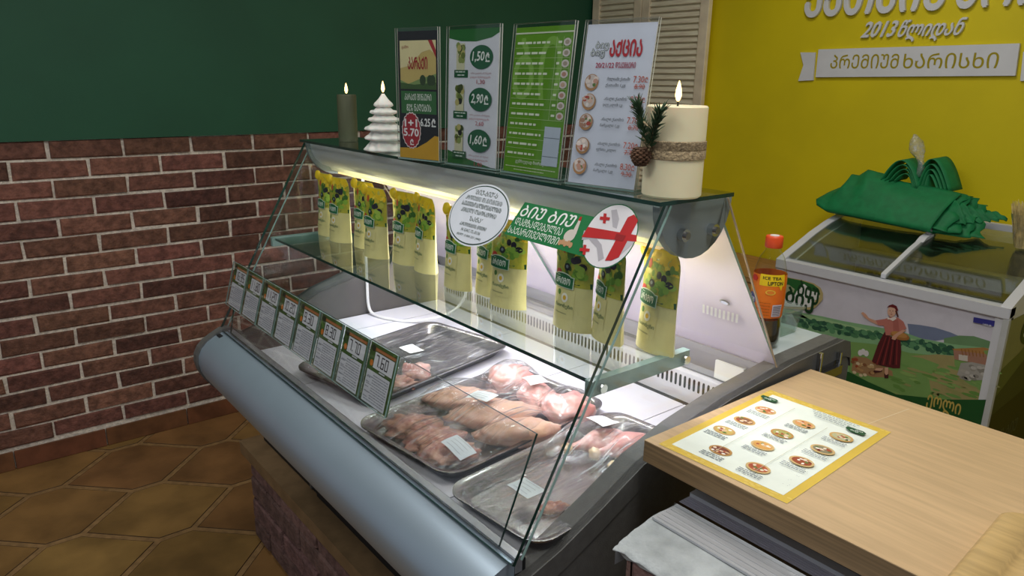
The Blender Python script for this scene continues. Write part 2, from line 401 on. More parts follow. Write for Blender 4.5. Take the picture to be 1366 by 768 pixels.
# louvred shutter standing against the yellow wall in the corner
t = thing('louvred_shutter', 'pale wooden louvred shutter standing in the corner behind the signs', 'shutter', (-2.87, 3.25, 0))
xs0, xs1 = -3.285, -2.452; xm = (xs0+xs1)/2-.035
for a, b in ((xs0, xm-.002), (xm+.002, xs1)):
    mb = MB(); y0, y1 = 3.232, 3.262
    mb.box(a, a+.055, y0, y1, .0, 2.3, 'wood_pale'); mb.box(b-.055, b, y0, y1, 0, 2.3, 'wood_pale')
    for z in (0, 1.1, 2.22): mb.box(a+.055, b-.055, y0, y1, z, z+.08, 'wood_pale')
    fr = mb.build('shutter_frame', t, bevel=.003); mb = MB()
    for za, zb in ((.085, 1.095), (1.185, 2.215)):
        z = za+.01
        while z < zb-.02:
            mb.prism([(y0+.002, z-.004), (y0+.006, z-.008), (y1-.002, z+.026), (y1-.006, z+.030)], a+.054, b-.054, 'wood_slat'); z += .0315
    mb.build('slats', fr)

# raised lettering on the yellow wall
def wallf(th):
    return lambda u, v, d: (u, YW-d, v)
def raised(c, name, th, label, cat, off=.002):
    mb = MB()
    for q, (pts, fs, k, l) in enumerate(c.it):
        n = len(pts); vs = [(u, YW-off, v) for u, v in pts]+[(u, YW-off-th-.0003*(q % 5), v) for u, v in pts]
        mb.add(vs, [tuple(x+n for x in f) for f in fs], k)
        ed = {}
        for f in fs:
            for a, b in zip(f, f[1:]+f[:1]): ed[(a, b)] = 1
        mb.add(vs, [(a, b, n+b, n+a) for a, b in ed if (b, a) not in ed], k)
    return mb
def wp(u, v): p = at(u, v, 'y', YW); return p.x, p.z
c = Canvas(); u0, z0 = wp(1075, 25); u1, z1 = wp(1258, 16)
c.text('ქათმის'.upper(), u0, z0+.008, u1, z0+.152, 'white_plastic', .03)
u2, _ = wp(1276, 12); c.text('ხორცი'.upper(), u2, z0+.008, u2+.50, z0+.152, 'white_plastic', .03)
o = raised(c, 'sign_lettering', .014, '', '').build('sign_lettering', loc=(-1.6, YW-.01, 1.85))
tag(o, 'large white raised letters across the top of the yellow wall', 'lettering')
c = Canvas(); a = wp(1153, 50); b = wp(1297, 34)
c.text('2013', a[0], a[1], a[0]+.136, a[1]+.062, 'white_plastic', .022, shear=.35)
c.text('წლიდან', a[0]+.150, a[1]-.022, a[0]+.395, a[1]+.062, 'white_plastic', .018, shear=.35)
o = raised(c, 'year_lettering', .010, '', '').build('year_lettering', loc=(-1.55, YW-.01, 1.75))
tag(o, 'small white slanted raised lettering with year above the white ribbon', 'lettering')
t = thing('ribbon_sign', 'white ribbon shaped sign with cut out lettering on the yellow wall', 'sign', (-1.45, YW, 1.6))
p = [wp(1090, 103), wp(1356, 101), wp(1362, 58), wp(1094, 66)]
c = Canvas(); c.poly(p, 'white_plastic'); raised(c, '', .012, '', '').build('ribbon', t)
c = Canvas(); a = wp(1109, 93); b = wp(1336, 70)
for s_, q0, q1 in (('პრემიუმ'.upper(), 0, .445), ('ხარისხი'.upper(), .475, 1)):
    w = b[0]-a[0]; c.text(s_, a[0]+w*q0, a[1]+.005, a[0]+w*q1, a[1]+.064, '#a89812', .006)
c.build('lettering', t, lambda u, v, d: (u, YW-.0142-d, v), .0002)
for q in ([(1066, 108), (1086, 107), (1089, 70), (1069, 70), (1073, 87)], [(1362, 108), (1384, 108), (1378, 88), (1388, 68), (1366, 69)]):
    c = Canvas(); c.poly([wp(*x) for x in q], 'white_plastic'); raised(c, '', .008, '', '', .001).build('ribbon_tail', t)

# ================================================================== PLINTH AND REFRIGERATED CASE
PX0, PX1, PY0 = -2.263, -.66, .709
t = thing('brick_plinth', 'low brick plinth with brown stone slab carrying the meat display case', 'plinth', (-1.45, 1.05, 0))
mb = MB(); mb.box(PX0+.012, PX1, PY0+.012, 1.45, 0, .328, 'mortar'); rnd = random.Random(9)
for r in range(4):
    z1 = .322-.079*r; z0 = z1-.068; x = PX0-(.13 if r % 2 else 0)
    while x < PX1:
        a, b = max(x+.005, PX0), min(x+.255, PX1)
        if b-a > .03: brick(mb, a, b, max(z0, .002), z1, .016, 'brick_grey', rnd, lambda p, q, d: (p, PY0+.012-d, q))
        x += .262
    y = PY0+(.13 if r % 2 else 0)-.13
    while y < 1.45:
        a, b = max(y+.005, PY0), min(y+.255, 1.45)
        if b-a > .03: brick(mb, a, b, max(z0, .002), z1, .016, 'brick_grey', rnd, lambda p, q, d: (PX0+.012-d, p, q))
        y += .262
mb.build('brickwork', t)
MB().box(PX0-.024, PX1+.01, PY0-.024, 1.47, .328, .374, 'slab_stone').build('slab', t, bevel=.006)

CX0, CX1 = -1.862, -.645
case = thing('display_case', 'long glass fronted refrigerated meat display case standing on brick plinth', 'display case', (-1.25, 1.0, .374))
MB().box(CX0+.05, CX1-.02, .748, 1.40, .375, .735, 'case_dark').box(CX0+.05, CX1-.02, .602, 1.40, .736, .877, 'case_dark').build('body', case)
MB().box(PX0+.022, CX0+.048, .752, 1.40, .375, .60, 'case_dark').build('dark_infill', case, bevel=.003)  # dark box filling the gap above the slab, left of the body
BUMP = [(.548, .916), (.535, .917), (.515, .910), (.496, .899), (.481, .884), (.472, .866), (.470, .846), (.474, .824), (.484, .802), (.499, .780), (.516, .760), (.536, .744), (.560, .736)]
back = [(y+.012, z-.012) for y, z in BUMP[::-1]]
bum = MB().prism(BUMP+[(.600, .736), (.600, .874), (.548, .874)], CX0+.022, CX1-.017, 'alu').build('front_bumper', case, smooth=True, angle=35)
def capprof(g): return [(.555, .92+g), (.535, .919+g)]+[(y-g*.9, z+g*.4) for y, z in BUMP[2:]]+[(.64, .73)]
MB().prism(capprof(.006)+[(.64, .87)], CX0, CX0+.024, 'panel_grey').build('end_cap', bum, bevel=.004)
MB().box(CX0+.028, CX0+.05, .519, .5285, .9115, .916, 'black_slot').build('badge', bum)
MB().box(CX0+.03, CX1-.017, .549, .562, .895, .921, 'rail_grey').box(CX0+.03, CX1-.017, .562, .568, .895, .915, 'black_slot').build('glass_channel', case)
TOP = [(.52, .885), (.56, .893), (.62, .912), (.70, .948), (.786, .990), (.88, 1.018), (1.0, 1.040), (1.19, 1.060), (1.37, 1.066), (1.395, 1.058), (1.405, 1.03)]
for x0, x1, xa, xb, nm in ((CX1-.016, CX1-.002, CX1-.046, CX1, 'R'), (CX0+.002, CX0+.014, CX0, CX0+.046, 'L')):
    low = [(1.405, .38), (.748, .38), (.740, .70), (.62, .732), (.53, .75), (.49, .80), (.49, .86)]
    mb = MB().prism(TOP+low, x0, x1, 'panel_grey')
    mb.build('end_panel', case)
    mb = MB(); n = len(TOP); prof = TOP+[(y+.006, z-.035) for y, z in TOP[::-1]]
    mb.prism(prof, xa, xb, 'panel_grey').build('end_panel_lip', case, bevel=.013, seg=4)
# inner lining of the left end
MB().prism([(.57, .88), (.57, .897), (.62, .905), (.70, .94), (.786, .982), (1.0, 1.035), (1.17, 1.05), (1.17, .88)], CX0+.047, CX0+.052, 'panel_inner').build('end_lining', case)
# deck: dark base with separate white plates, left end bare to imitate a glass reflection
MB().box(CX0+.05, CX1-.03, .568, 1.178, .878, .8935, 'panel_inner').build('deck_base', case)
JX = [-1.700, -1.437, -1.153, -.868, -.682]
for a, b in zip(JX, JX[1:]): MB().box(a+.0012, b-.0012, .569, 1.172, .8937, .900, 'deck_white').build('deck_plate', case, bevel=.0012)
MB().box(CX0+.056, -1.7025, .80, 1.172, .8937, .900, 'deck_white').build('deck_plate', case, bevel=.0012)
MB().box(CX0+.05, CX1-.03, 1.176, 1.196, .885, .894, 'black_slot').build('drain_slot', case)
# vent riser with its row of oval slots
vr = MB().prism([(1.196, .885), (1.196, .960), (1.206, .970), (1.24, .970), (1.24, .885)], CX0+.05, CX1-.03, 'lip_white').build('vent_riser', case, bevel=.002)
mb = MB(); n = 92
for i in range(n):
    x = CX0+.07+(CX1-CX0-.12)*i/(n-1); pts = []
    for q in range(12):
        an = 2*math.pi*q/12; pts.append((x+.0032*math.cos(an), .938+.013*(1 if math.sin(an) > 0 else -1)*(.75 if abs(math.cos(an)) < .9 else .6)+.004*math.sin(an)))
    mb.add([(u, 1.1955, v) for u, v in pts], [tuple(range(12))], 'black_slot')
mb.build('slots', vr)
MB().prism([(1.196, .9705), (1.24, .9705), (1.185, 1.046), (1.165, 1.046), (1.172, 1.03), (1.196, .985)], CX0+.05, CX1-.03, 'rail_grey').build('door_rail', case, bevel=.002)
MB().box(-.80, -.735, 1.170, 1.1955, .985, 1.022, 'paper').build('paper_tag', case)
# leaning rear doors
D0, D1 = Vector((0, 1.170, 1.046)), Vector((0, .962, 1.335)); DN = Vector((0, -(D1-D0).z, (D1-D0).y)).normalized()
if DN.y > 0: DN = -DN
for a, b, off in ((CX0+.05, -1.24, .006), (-1.262, CX1-.022, 0)):
    q = [D0+DN*off+Vector((a, 0, 0)), D0+DN*off+Vector((b, 0, 0)), D1+DN*off+Vector((b, 0, 0)), D1+DN*off+Vector((a, 0, 0))]
    dr = MB().slab(q, -.005, 'door_acrylic', 'glass_edge_light').build('rear_door', case)
    if off == 0:
        c = Canvas(); c.ell(-.725, .165, .011, .007, 'rail_grey', 20); c.up(); c.ell(-.725, .165, .008, .0045, 'chrome', 20)
        for i in range(9): c.poly([(-.79+.009*i, .115), (-.785+.009*i, .115), (-.775+.009*i, .142), (-.78+.009*i, .142)], 'white_plastic')
        dv = (D1-D0).normalized()
        c.build('finger_pull', dr, lambda u, v, d: Vector((u, 0, 0))+D0+dv*v+DN*(.002+d), .0012)
# worktop behind the doors
MB().box(CX0+.05, CX1-.046, 1.188, 1.395, 1.035, 1.056, 'worktop').build('worktop', case, bevel=.003)
MB().box(CX0+.05, CX1-.02, 1.36, 1.40, .88, 1.035, 'panel_grey').build('rear_apron', case)
# canopy with its light strip and half round end brackets
def halfdisc(r0, cyy, zt, n=14): return [(cyy-r0*math.cos(math.pi*i/n), zt-r0*1.02*math.sin(math.pi*i/n)) for i in range(n+1)]
cp_ = [(.803, 1.383), (.806, 1.362), (.816, 1.342), (.834, 1.326), (.856, 1.318), (.860, 1.309), (.925, 1.309), (.965, 1.34), (.965, 1.383)]
can = MB().prism(cp_, CX0+.02, CX1-.026, 'canopy_alu').build('canopy', case, smooth=True, angle=25)
MB().box(CX0+.06, CX1-.06, .859, .900, 1.3045, 1.3085, 'led').build('light_strip', can)
for x0, x1, sg in ((CX1-.025, CX1-.012, 1), (CX0+.010, CX0+.020, -1)):
    br = MB().prism(halfdisc(.084, .878, 1.384), x0, x1, 'bracket_grey').build('end_bracket', can, smooth=True, bevel=.002)
    for yy in (.845, .915):
        mb = MB(); xo = x1 if sg > 0 else x0
        for rr, ww, kk in ((.0095, .010, 'chrome'), (.0055, .014, 'steel')):
            a, b = (xo-.001, xo+ww) if sg > 0 else (xo-ww, xo+.001)
            mb.prism([(yy+rr*math.cos(q*math.pi/7), 1.338+rr*math.sin(q*math.pi/7)) for q in range(14)], a, b, kk)
        mb.build('screw', br)
# glass
GA, GB = Vector((0, .800, 1.385)), Vector((0, .540, .918)); GD = (GA-GB); GL = GD.length; GD.normalize(); GN = Vector((0, -GD.z, GD.y)).normalized()
if GN.y > 0: GN = -GN
X = lambda x: Vector((x, 0, 0))
MB().slab([(CX0+.004, .782, 1.386), (CX1-.002, .782, 1.386), (CX1-.002, .952, 1.386), (CX0+.004, .952, 1.386)], .006, 'glass_shelf', 'glass_edge').build('top_glass', case)
fg = MB().slab([GB+X(CX0+.006), GB+X(CX1-.006), GA+X(CX1-.006), GA+X(CX0+.006)], .006, 'glass', 'glass_edge').build('front_glass', case)
for x in (CX1-.009, CX0+.006):
    q = [(x, .815, 1.384), (x, .945, 1.384)]+[(x, 1.142, 1.062), (x, 1.0, 1.046), (x, .88, 1.024), (x, .786, .996), (x, .70, .954), (x, .62, .917), (x, .552, .922)]
    sg_ = MB().slab(q, .003, 'glass', 'glass'); d_ = Vector((.0005, 0, 0))
    e0, e1 = Vector((x, .945, 1.384)), Vector((x, 1.142, 1.062)); sg_.tube([e0+d_*3, e1+d_*3], .0017, 'edge_beige', 6)
    sg_.tube([Vector((x, .815, 1.383)), Vector((x, .554, .921))], .0019, 'glass_edge_light', 6)
    sg_.build('side_glass', case)
# low inner pane that carries the price tags
PA, PB = Vector((0, .545, .922)), Vector((0, .592, 1.09)); PD = (PB-PA).normalized(); PN = Vector((0, -PD.z, PD.y)).normalized()
if PN.y > 0: PN = -PN
PA2, PB2 = PA+Vector((0, .026, 0)), PB+Vector((0, .010, 0))
MB().slab([PA+X(CX0+.055), PA+X(CX1-.05), PB+X(CX1-.03), PB+X(CX0+.02)], -.004, 'glass', 'glass_edge').build('sneeze_guard', case)
# glass shelf on end rails
MB().slab([(CX0+.024, .690, 1.138), (CX1-.03, .690, 1.138), (CX1-.03, .885, 1.138), (CX0+.024, .885, 1.138)], .006, 'glass_shelf', 'glass_edge').build('shelf', case)
for x0, x1 in ((CX1-.032, CX1-.018), (CX0+.012, CX0+.026)):
    rl = MB().box(x0, x1, .682, .90, 1.122, 1.146, 'glass_edge_light').build('shelf_rail', case, bevel=.002)
    for yy in (.700, .885):
        r_ = .007; MB().prism([(yy+r_*math.cos(q*math.pi/5), 1.134+r_*math.sin(q*math.pi/5)) for q in range(10)], (x1 if x1 > -1 else x0-.008), (x1+.008 if x1 > -1 else x0), 'chrome').build('bolt', rl)
# stickers on the front glass
def gl(u, v):
    p = atpl(u, v, GA, GN); return p.x, (p-GB).dot(GD)
def gmap(u, v, d): return GB+X(u)+GD*v+GN*(.0072+d)
c = Canvas(); ec = gl(641.5, 289); ea, eb = .0835, .0590
INK = '#2c4a40'
c.ell(ec[0], ec[1], ea, eb, '#e6ecf4', 48); c.up(); c.ell(ec[0], ec[1], ea*.965, eb*.950, INK, 48); c.up(); c.ell(ec[0], ec[1], ea*.938, eb*.912, '#e2e9f3', 48); c.up()
LN = [("'ბიუ-ბიუ'-ს", .036, .042, .0095), ('პროდუქცია და მაღაზიების', .024, .068, .0085), ('საუკეთესო ხელმძღვანელობის', .012, .074, .0085), ('პირველი ლაბორატორია', .000, .066, .0085), ("'სანა'", -.0135, .024, .0085), ('აკრედიტაციის ნომერი', -.025, .050, .007), ('N GAC-TL-0136', -.0345, .036, .0055), ('ტელ: 2 000 221 (440)', -.0445, .046, .0055)]
for s_, dv_, hw, hh in LN: c.text(s_.upper() if 'GAC' not in s_ else s_, ec[0]-hw*.78, ec[1]+dv_, ec[0]+hw*.78, ec[1]+dv_+hh, INK, .006, shear=.2)
c.build('oval_sticker', fg, gmap)['label'] = 'white oval sticker'
c = Canvas(); G = '#1f7a44'
a0, b0, a1, b1 = gl(680, 315), gl(705, 272), gl(800, 341), gl(800, 283)
c.poly([(-.944, a0[1]), (-.72, a0[1]-.002), (-.72, b0[1]), (-.927, b0[1])], G); c.up()
vv0, vv1 = a0[1], b0[1]; hh = vv1-vv0
c.text('ბიუ ბიუ'.upper(), -.925, vv0+hh*.60, -.800, vv0+hh*.93, '#f2f6f2', .014, shear=.3)
c.text('დამზადებულია'.upper(), -.930, vv0+hh*.33, -.815, vv0+hh*.54, '#e6f0e6', .004, shear=.2)
c.text('საქართველოში'.upper(), -.938, vv0+hh*.07, -.815, vv0+hh*.28, '#e6f0e6', .004, shear=.2)
# hen with eggs
c.up(); hx, hy = -.797, vv0+.024
c.ell(hx, hy, .012, .010, '#d9d2c8', 16, .5); c.poly([(hx+.002, hy+.004), (hx+.012, hy+.004), (hx+.010, hy+.026), (hx+.005, hy+.027)], '#d9d2c8'); c.poly([(hx+.004, hy+.026), (hx+.010, hy+.026), (hx+.009, hy+.033), (hx+.005, hy+.032)], '#b83024')
for i in range(5): c.ell(hx-.014+.006*i, hy-.014+.002*(i % 2), .0038, .0048, '#c79a72', 10)
fc = gl(817.5, 317.5); fr_ = .0495
FM = lambda q: [(gl(580+x/4.71, 240+y/4.71)) for x, y in q]
c.up(); c.ell(fc[0], fc[1], fr_*1.0, fr_*1.02, '#1d6a3f', 40); c.up(); c.ell(fc[0], fc[1], fr_*.965, fr_*.985, '#e9e7ec', 40); c.up()
c.poly(FM([(960, 330), (1010, 345), (1070, 420), (1085, 505), (1050, 525), (1040, 440), (990, 385), (945, 390)]), '#b6b3bb')
c.poly(FM([(1130, 205), (1165, 200), (1180, 260), (1165, 320), (1140, 310)]), '#bdbac2'); c.poly(FM([(1195, 380), (1280, 400), (1240, 440), (1180, 490)]), '#c9c6cd'); c.up()
c.poly(FM([(985, 309), (1293, 362), (1290, 402), (946, 372)]), '#c22a2c'); c.poly(FM([(1092, 520), (1235, 250), (1275, 232), (1300, 270), (1180, 498), (1130, 520)]), '#bf282b'); c.up()
c.poly(FM([(1165, 352), (1225, 365), (1205, 400), (1150, 390)]), '#9c2226')
for kx, ky in ((1092, 256), (966, 452)):
    c.poly(FM([(kx-8, ky-32), (kx+10, ky-30), (kx+4, ky+32), (kx-14, ky+30)]), '#c22a2c'); c.poly(FM([(kx-30, ky-12), (kx+32, ky-6), (kx+28, ky+12), (kx-34, ky+8)]), '#c22a2c')
c.build('flag_sticker', fg, gmap)['label'] = 'green banner sticker with red and white flag'
# latch on the right end panel
mb = MB()
for q in ((1.270, 1.0), (1.345, .985)): mb.box(CX1, CX1+.008, q[0], q[0]+.008, q[1]+.02, q[1]+.062, 'chrome')
mb.box(CX1, CX1+.012, 1.270, 1.353, 1.002, 1.022, 'steel')
mb.build('latch', case, bevel=.002)
MB().tube([(-.80, 1.192, 1.055), (-.80, 1.192, 1.10)], .003, 'black_slot').blob((-.80, 1.192, 1.105), (.006, .006, .006), 'black_slot').build('lock_pin', case)

# white cable inside the case
pts = [(-1.80, .93, 1.31), (-1.80, .93, 1.15), (-1.80, .93, 1.0), (-1.795, .93, .925), (-1.77, .935, .9055), (-1.72, .95, .904), (-1.66, .99, .905), (-1.60, 1.06, .925), (-1.57, 1.10, .97), (-1.555, 1.10, 1.04), (-1.55, 1.07, 1.13)]
def smooth(p, n=5):
    out = []; p = [Vector(q) for q in p]
    for i in range(len(p)-1):
        a, b, c_, d = p[max(i-1, 0)], p[i], p[i+1], p[min(i+2, len(p)-1)]
        for k in range(n):
            t_ = k/n; out.append(.5*((2*b)+(c_-a)*t_+(2*a-5*b+4*c_-d)*t_*t_+(3*b-a-3*c_+d)*t_**3))
    return out+[p[-1]]
tag(MB().tube(smooth(pts), .0042, 'cable_white').build('cable', loc=pts[4], smooth=True), 'white power cable hanging inside the left end of the case', 'cable')

# ------------------------------------------------------------------ price tags
PRICES = ['16.95', '11.80', '11.20', '10.20', '9.30', '8.30', '7.70', '7.60']
for i, pr in enumerate(PRICES):
    x0 = -1.853+.1033*i; x1 = x0+.1015; v0, v1 = .064, .176
    loc = PA+PD*v0+X((x0+x1)/2)
    t = thing('price_tag', 'green and white price tag reading %s on the low glass pane' % pr, 'price tag', loc, group='price tags on the low glass pane')
    P = lambda u, v, d: PA+X(u)+PD*v+PN*(.0055+d)
    q = [P(x0, v0, 0), P(x1, v0, 0), P(x1, v1, 0), P(x0, v1, 0)]
    mb = MB().slab([p+PN*.0004 for p in q], .003, 'acrylic', 'glass_edge_light'); mb.build('holder', t)
    c = Canvas(); w = x1-x0; U = lambda f: x0+w*f; V = lambda f: v0+(v1-v0)*f
    c.rect(U(.01), V(.005), U(.99), V(.985), '#41602c'); c.up()
    for k in range(14): c.ell(U(random.uniform(.04, .95)), V(random.uniform(.6, .96)), .006, .004, random.choice(['#2f4d22', '#557a34', '#4a6a30']), 8)
    c.up()
    c.rect(U(.06), V(.02), U(.86), V(.54), '#d5d7de'); c.rect(U(.22), V(.60), U(.88), V(.86), '#dfe1e6'); c.rect(U(.20), V(.875), U(.90), V(.925), '#a8683c'); c.rect(U(.25), V(.885), U(.85), V(.912), '#b87a4c')
    c.ell(U(.13), V(.90), .008, .006, '#20301c', 12); c.ell(U(.15), V(.66), .006, .006, '#d07a2c', 10)
    c.up(); digits(c, pr, U(.28) if len(pr) == 4 else U(.23), V(.645), (v1-v0)*.185, '#22262a')
    c.rect(U(.46), V(.565), U(.66), V(.59), '#c9ccd2')
    for k in range(11): c.words(U(.30 if k % 3 else .12), V(.06+.042*k), U(.82), .0018, '#8d929c', i*20+k)
    for k in range(5): c.words(U(.09), V(.10+.08*k), U(.24), .0018, '#8d929c', i*33+k)
    c.build('card', t, lambda u, v, d: P(u, v, -.0028+d), .0003)

# ------------------------------------------------------------------ trays of chicken
def rrect(hx, hy, r, z, n=6):
    pts = []
    for cx_, cy_, a0 in ((hx-r, hy-r, 0), (-hx+r, hy-r, 90), (-hx+r, -hy+r, 180), (hx-r, -hy+r, 270)):
        for i in range(n+1):
            a = math.radians(a0+90*i/n); pts.append((cx_+r*math.cos(a), cy_+r*math.sin(a), z))
    return pts
def film_height(x, y, hx, hy, bumps):
    z = .0275
    for bx, by, sx, sy_, h in bumps: z = max(z, .0275+(h-.0235)*math.exp(-((x-bx)/sx)**2-((y-by)/sy_)**2)) if False else z+max(0, 0)
    acc = 0
    for bx, by, sx, sy_, h in bumps: acc = max(acc, (h-.0225)*math.exp(-(((x-bx)/sx)**2+((y-by)/sy_)**2)**1.5))
    e = min(1, (1-(x/hx)**2)*6, (1-(y/hy)**2)*6)
    return .0275+max(0, acc)*max(0, e)+.0016*mnoise.noise(Vector((x*60, y*25, 1.3)))*max(0, e)
def tray(label, loc, rz, hx, hy, bumps, labels):
    t = thing('meat_tray', label, 'tray', loc, rz, 'steel trays in the case'); o = Vector(loc)
    loops = [rrect(hx-.022, hy-.022, .028, .001), rrect(hx-.008, hy-.008, .036, .018), rrect(hx, hy, .040, .023), rrect(hx, hy, .040, .026), rrect(hx-.008, hy-.008, .036, .026), rrect(hx-.012, hy-.012, .034, .021), rrect(hx-.024, hy-.024, .028, .003)]
    n = len(loops[0]); vs = [Vector(p)+o for L_ in loops for p in L_]
    fs = [(i*n+j, i*n+(j+1) % n, (i+1)*n+(j+1) % n, (i+1)*n+j) for i in range(len(loops)-1) for j in range(n)]
    mb = MB(); mb.add(vs, fs+[tuple(range(n))[::-1], tuple(range((len(loops)-1)*n, len(loops)*n))], 'steel')
    mb.build('pan', t, smooth=True, angle=50)
    mb = MB(); g = 46
    def P(a, b):
        x, y = (a*2-1)*hx*.985, (b*2-1)*hy*.985
        # squircle the corners so the film follows the rim
        k = .10*(abs(a*2-1)**8)*(abs(b*2-1)**8); x *= 1-k; y *= 1-k*.7
        return o+Vector((x, y, film_height(x, y, hx, hy, bumps)))
    mb.grid(P, g, int(g*1.5), 'film'); fl = mb.build('cling_film', t, smooth=True, angle=180)
    for (lx, ly, rot, col) in labels:
        c = Canvas(); s = .026
        c.rect(-s, -s*.72, s, s*.72, col, 6, 5); c.up()
        for k in range(4): c.words(-s*.7, -s*.45+.0085*k, s*.6, .0011, '#9aa0a4', k+int(lx*900))
        ca, sa = math.cos(rot), math.sin(rot)
        def f(u, v, d):
            x, y = lx+u*ca-v*sa, ly+u*sa+v*ca
            return o+Vector((x, y, film_height(x, y, hx, hy, bumps)+.0035+d))
        c.build('paper_label', t, f)
    return t
def local(q, loc, rz):
    dx, dy = q[0]-loc[0], q[1]-loc[1]; ca, sa = math.cos(-rz), math.sin(-rz)
    return (dx*ca-dy*sa, dx*sa+dy*ca)
DZ = .9005
def px(u, v, z=.925): p = at(u, v, 'z', z); return (p.x, p.y)
RZ = math.radians(8)
T1, T2, T3 = (-1.402, .820, DZ), (-1.046, .785, DZ), (-.779, .789, DZ)
R1, R2_, R3 = .215, .108, .093
def meat(name, label, cat, kind, q, size, rz, z0, seed, group):
    mb = MB(); c = (q[0], q[1], z0)
    if kind == 'thigh':
        def fn(p):
            p.z += .004*math.sin(p.x*120)+.003*math.sin(p.y*150+seed)
            p.y *= 1-.35*max(0, p.x/size[0]); return p
        mb.blob((c[0], c[1], z0+size[2]*.8), size, 'thigh', rz, seed, .16, 4.2, fn, 28, 18)
        mb.blob((c[0]+size[0]*.25*math.cos(rz+1), c[1]+size[0]*.25*math.sin(rz+1), z0+size[2]*1.1), (size[0]*.6, size[1]*.55, size[2]*.75), 'thigh', rz+.6, seed+3, .35, 4)
    elif kind == 'fillet':
        def fn(p):
            k = p.x/size[0]; p.y *= 1-.42*max(0, -k)**1.2; p.z *= 1-.35*max(0, -k); p.y += .006*k*k
            return p
        mb.blob((c[0], c[1], z0+size[2]*.82), size, 'fillet', rz, seed, .22, 4.5, fn, 28, 18)
    elif kind == 'drum':
        def fn(p):
            k = p.x/size[0]
            w = 1.0 if k > .1 else max(.34, 1-.72*min(1, (.1-k)/.75))
            if k < -.86: w *= 1.25
            p.y *= w; p.z = p.z*w; return p
        mb.blob((c[0], c[1], z0+size[2]*.8), size, 'thigh', rz, seed, .10, 3, fn, 28, 22)
        e = Vector((c[0]-math.cos(rz)*size[0]*.93, c[1]-math.sin(rz)*size[0]*.93, z0+size[2]*.72)); mb.blob(e, (.010, .012, .010), 'skin_fat', rz, seed, .3)
    else:
        mb.blob((c[0], c[1], z0+size[2]*.7), size, 'dark_meat', rz, seed, .5, 6, None, 26, 16)
    o = mb.build(name, loc=(c[0], c[1], z0), smooth=True, angle=180); return tag(o, label, cat, group)
MZ = DZ+.004
M2 = [('chicken_thigh', 'plump pink raw chicken thigh in far left corner of the middle tray', 'thigh', px(683, 505), (.052, .046, .026), .6, 1),
      ('chicken_thigh', 'pink raw chicken thigh under the tilted paper label at the back of the middle tray', 'thigh', px(716, 527), (.056, .040, .022), -.5, 2),
      ('chicken_thigh', 'pink raw chicken thigh nearest the right edge of the middle tray', 'thigh', px(757, 545), (.056, .046, .027), .7, 3),
      ('chicken_fillet', 'pale raw chicken fillet at the left side of the middle tray', 'fillet', px(612, 532), (.074, .036, .024), 1.0, 4),
      ('chicken_fillet', 'largest raw chicken fillet at the centre of the middle tray, under a paper label', 'fillet', px(657, 556), (.090, .044, .028), 1.05, 5),
      ('chicken_fillet', 'yellowish raw chicken fillet along the right edge of the middle tray', 'fillet', px(688, 578), (.080, .035, .026), 1.1, 6),
      ('chopped_chicken', 'dark red chopped chicken at the left front of the middle tray', 'dark', px(552, 563), (.055, .044, .016), .6, 7),
      ('chopped_chicken', 'dark red chicken meat behind the front paper label of the middle tray', 'dark', px(580, 580), (.055, .042, .017), .9, 8),
      ('chopped_chicken', 'dark red chicken piece at the front edge of the middle tray below the paper label', 'dark', px(597, 598), (.052, .032, .018), .9, 9)]
bm = []
for nm, lb, kd, q, sz, rz, sd in M2:
    meat(nm, lb, 'raw chicken', kd, q, sz, rz, MZ, sd, 'chicken pieces in the middle tray')
    l = local(q, T2, R2_); hz = MZ-DZ+sz[2]*(1.95 if kd == 'thigh' else 1.82 if kd == 'fillet' else 1.9); bm.append((*l, max(sz[0], sz[1])*1.05, max(sz[0], sz[1])*1.05, hz+.004))
lab = [local(px(643, 541, .945), T2, R2_)+(.15, '#e8eaea'), local(px(713, 513, .945), T2, R2_)+(-.45, '#ecebe6'), local(px(612, 597, .942), T2, R2_)+(.0, '#cfd6da')]
tray('steel tray with fillets and thighs under cling film, middle one of the three', T2, R2_, .142, .212, bm, lab)
M3 = [('chicken_drumstick', 'raw chicken drumstick beneath the paper label, leftmost in the near tray', px(796, 590), (.062, .027, .025), 1.25, 11), ('chicken_drumstick', 'raw chicken drumstick in the middle of three in the near tray', px(832, 597), (.062, .028, .026), 1.25, 12), ('chicken_drumstick', 'raw chicken drumstick closest to the grey end panel in the near tray', px(853, 616), (.050, .024, .024), 1.15, 13)]
bm = []
for nm, lb, q, sz, rz, sd in M3:
    meat(nm, lb, 'raw chicken', 'drum', q, sz, rz, MZ, sd, 'drumsticks in the near tray'); l = local(q, T3, R3); bm.append((*l, .07, .07, MZ-DZ+sz[2]*1.85+.004))
q = px(757, 690, .91); meat('chicken_scrap', 'small pink scrap of chicken at the front of the near tray', 'raw chicken', 'dark', (min(q[0], -.735), q[1]), (.022, .012, .008), 1.2, MZ, 14, None)
lab = [local(px(803, 571, .945), T3, R3)+(-.25, '#f0f0ee'), local(px(702, 650, .932), T3, R3)+(-.1, '#ccd6d8')]
tray('steel tray with drumsticks under cling film, beside the grey end panel', T3, R3, .106, .217, bm, lab)
bm = []
for lb, q, sz, rz, sd in (('pink raw chicken piece half hidden behind the price tag reading 7.60', px(556, 492), (.036, .028, .018), .4, 21), ('dark raw chicken piece in far tray directly behind the price tags', px(530, 505), (.040, .028, .014), .8, 22)):
    meat('chicken_piece', lb, 'raw chicken', 'thigh' if sd == 21 else 'dark', q, sz, rz, MZ, sd, 'chicken in the far tray'); l = local(q, T1, R1); bm.append((*l, .05, .05, MZ-DZ+sz[2]*1.95+.003))
lab = [local(px(549, 465, .932), T1, R1)+(-.2, '#eef0ee')]
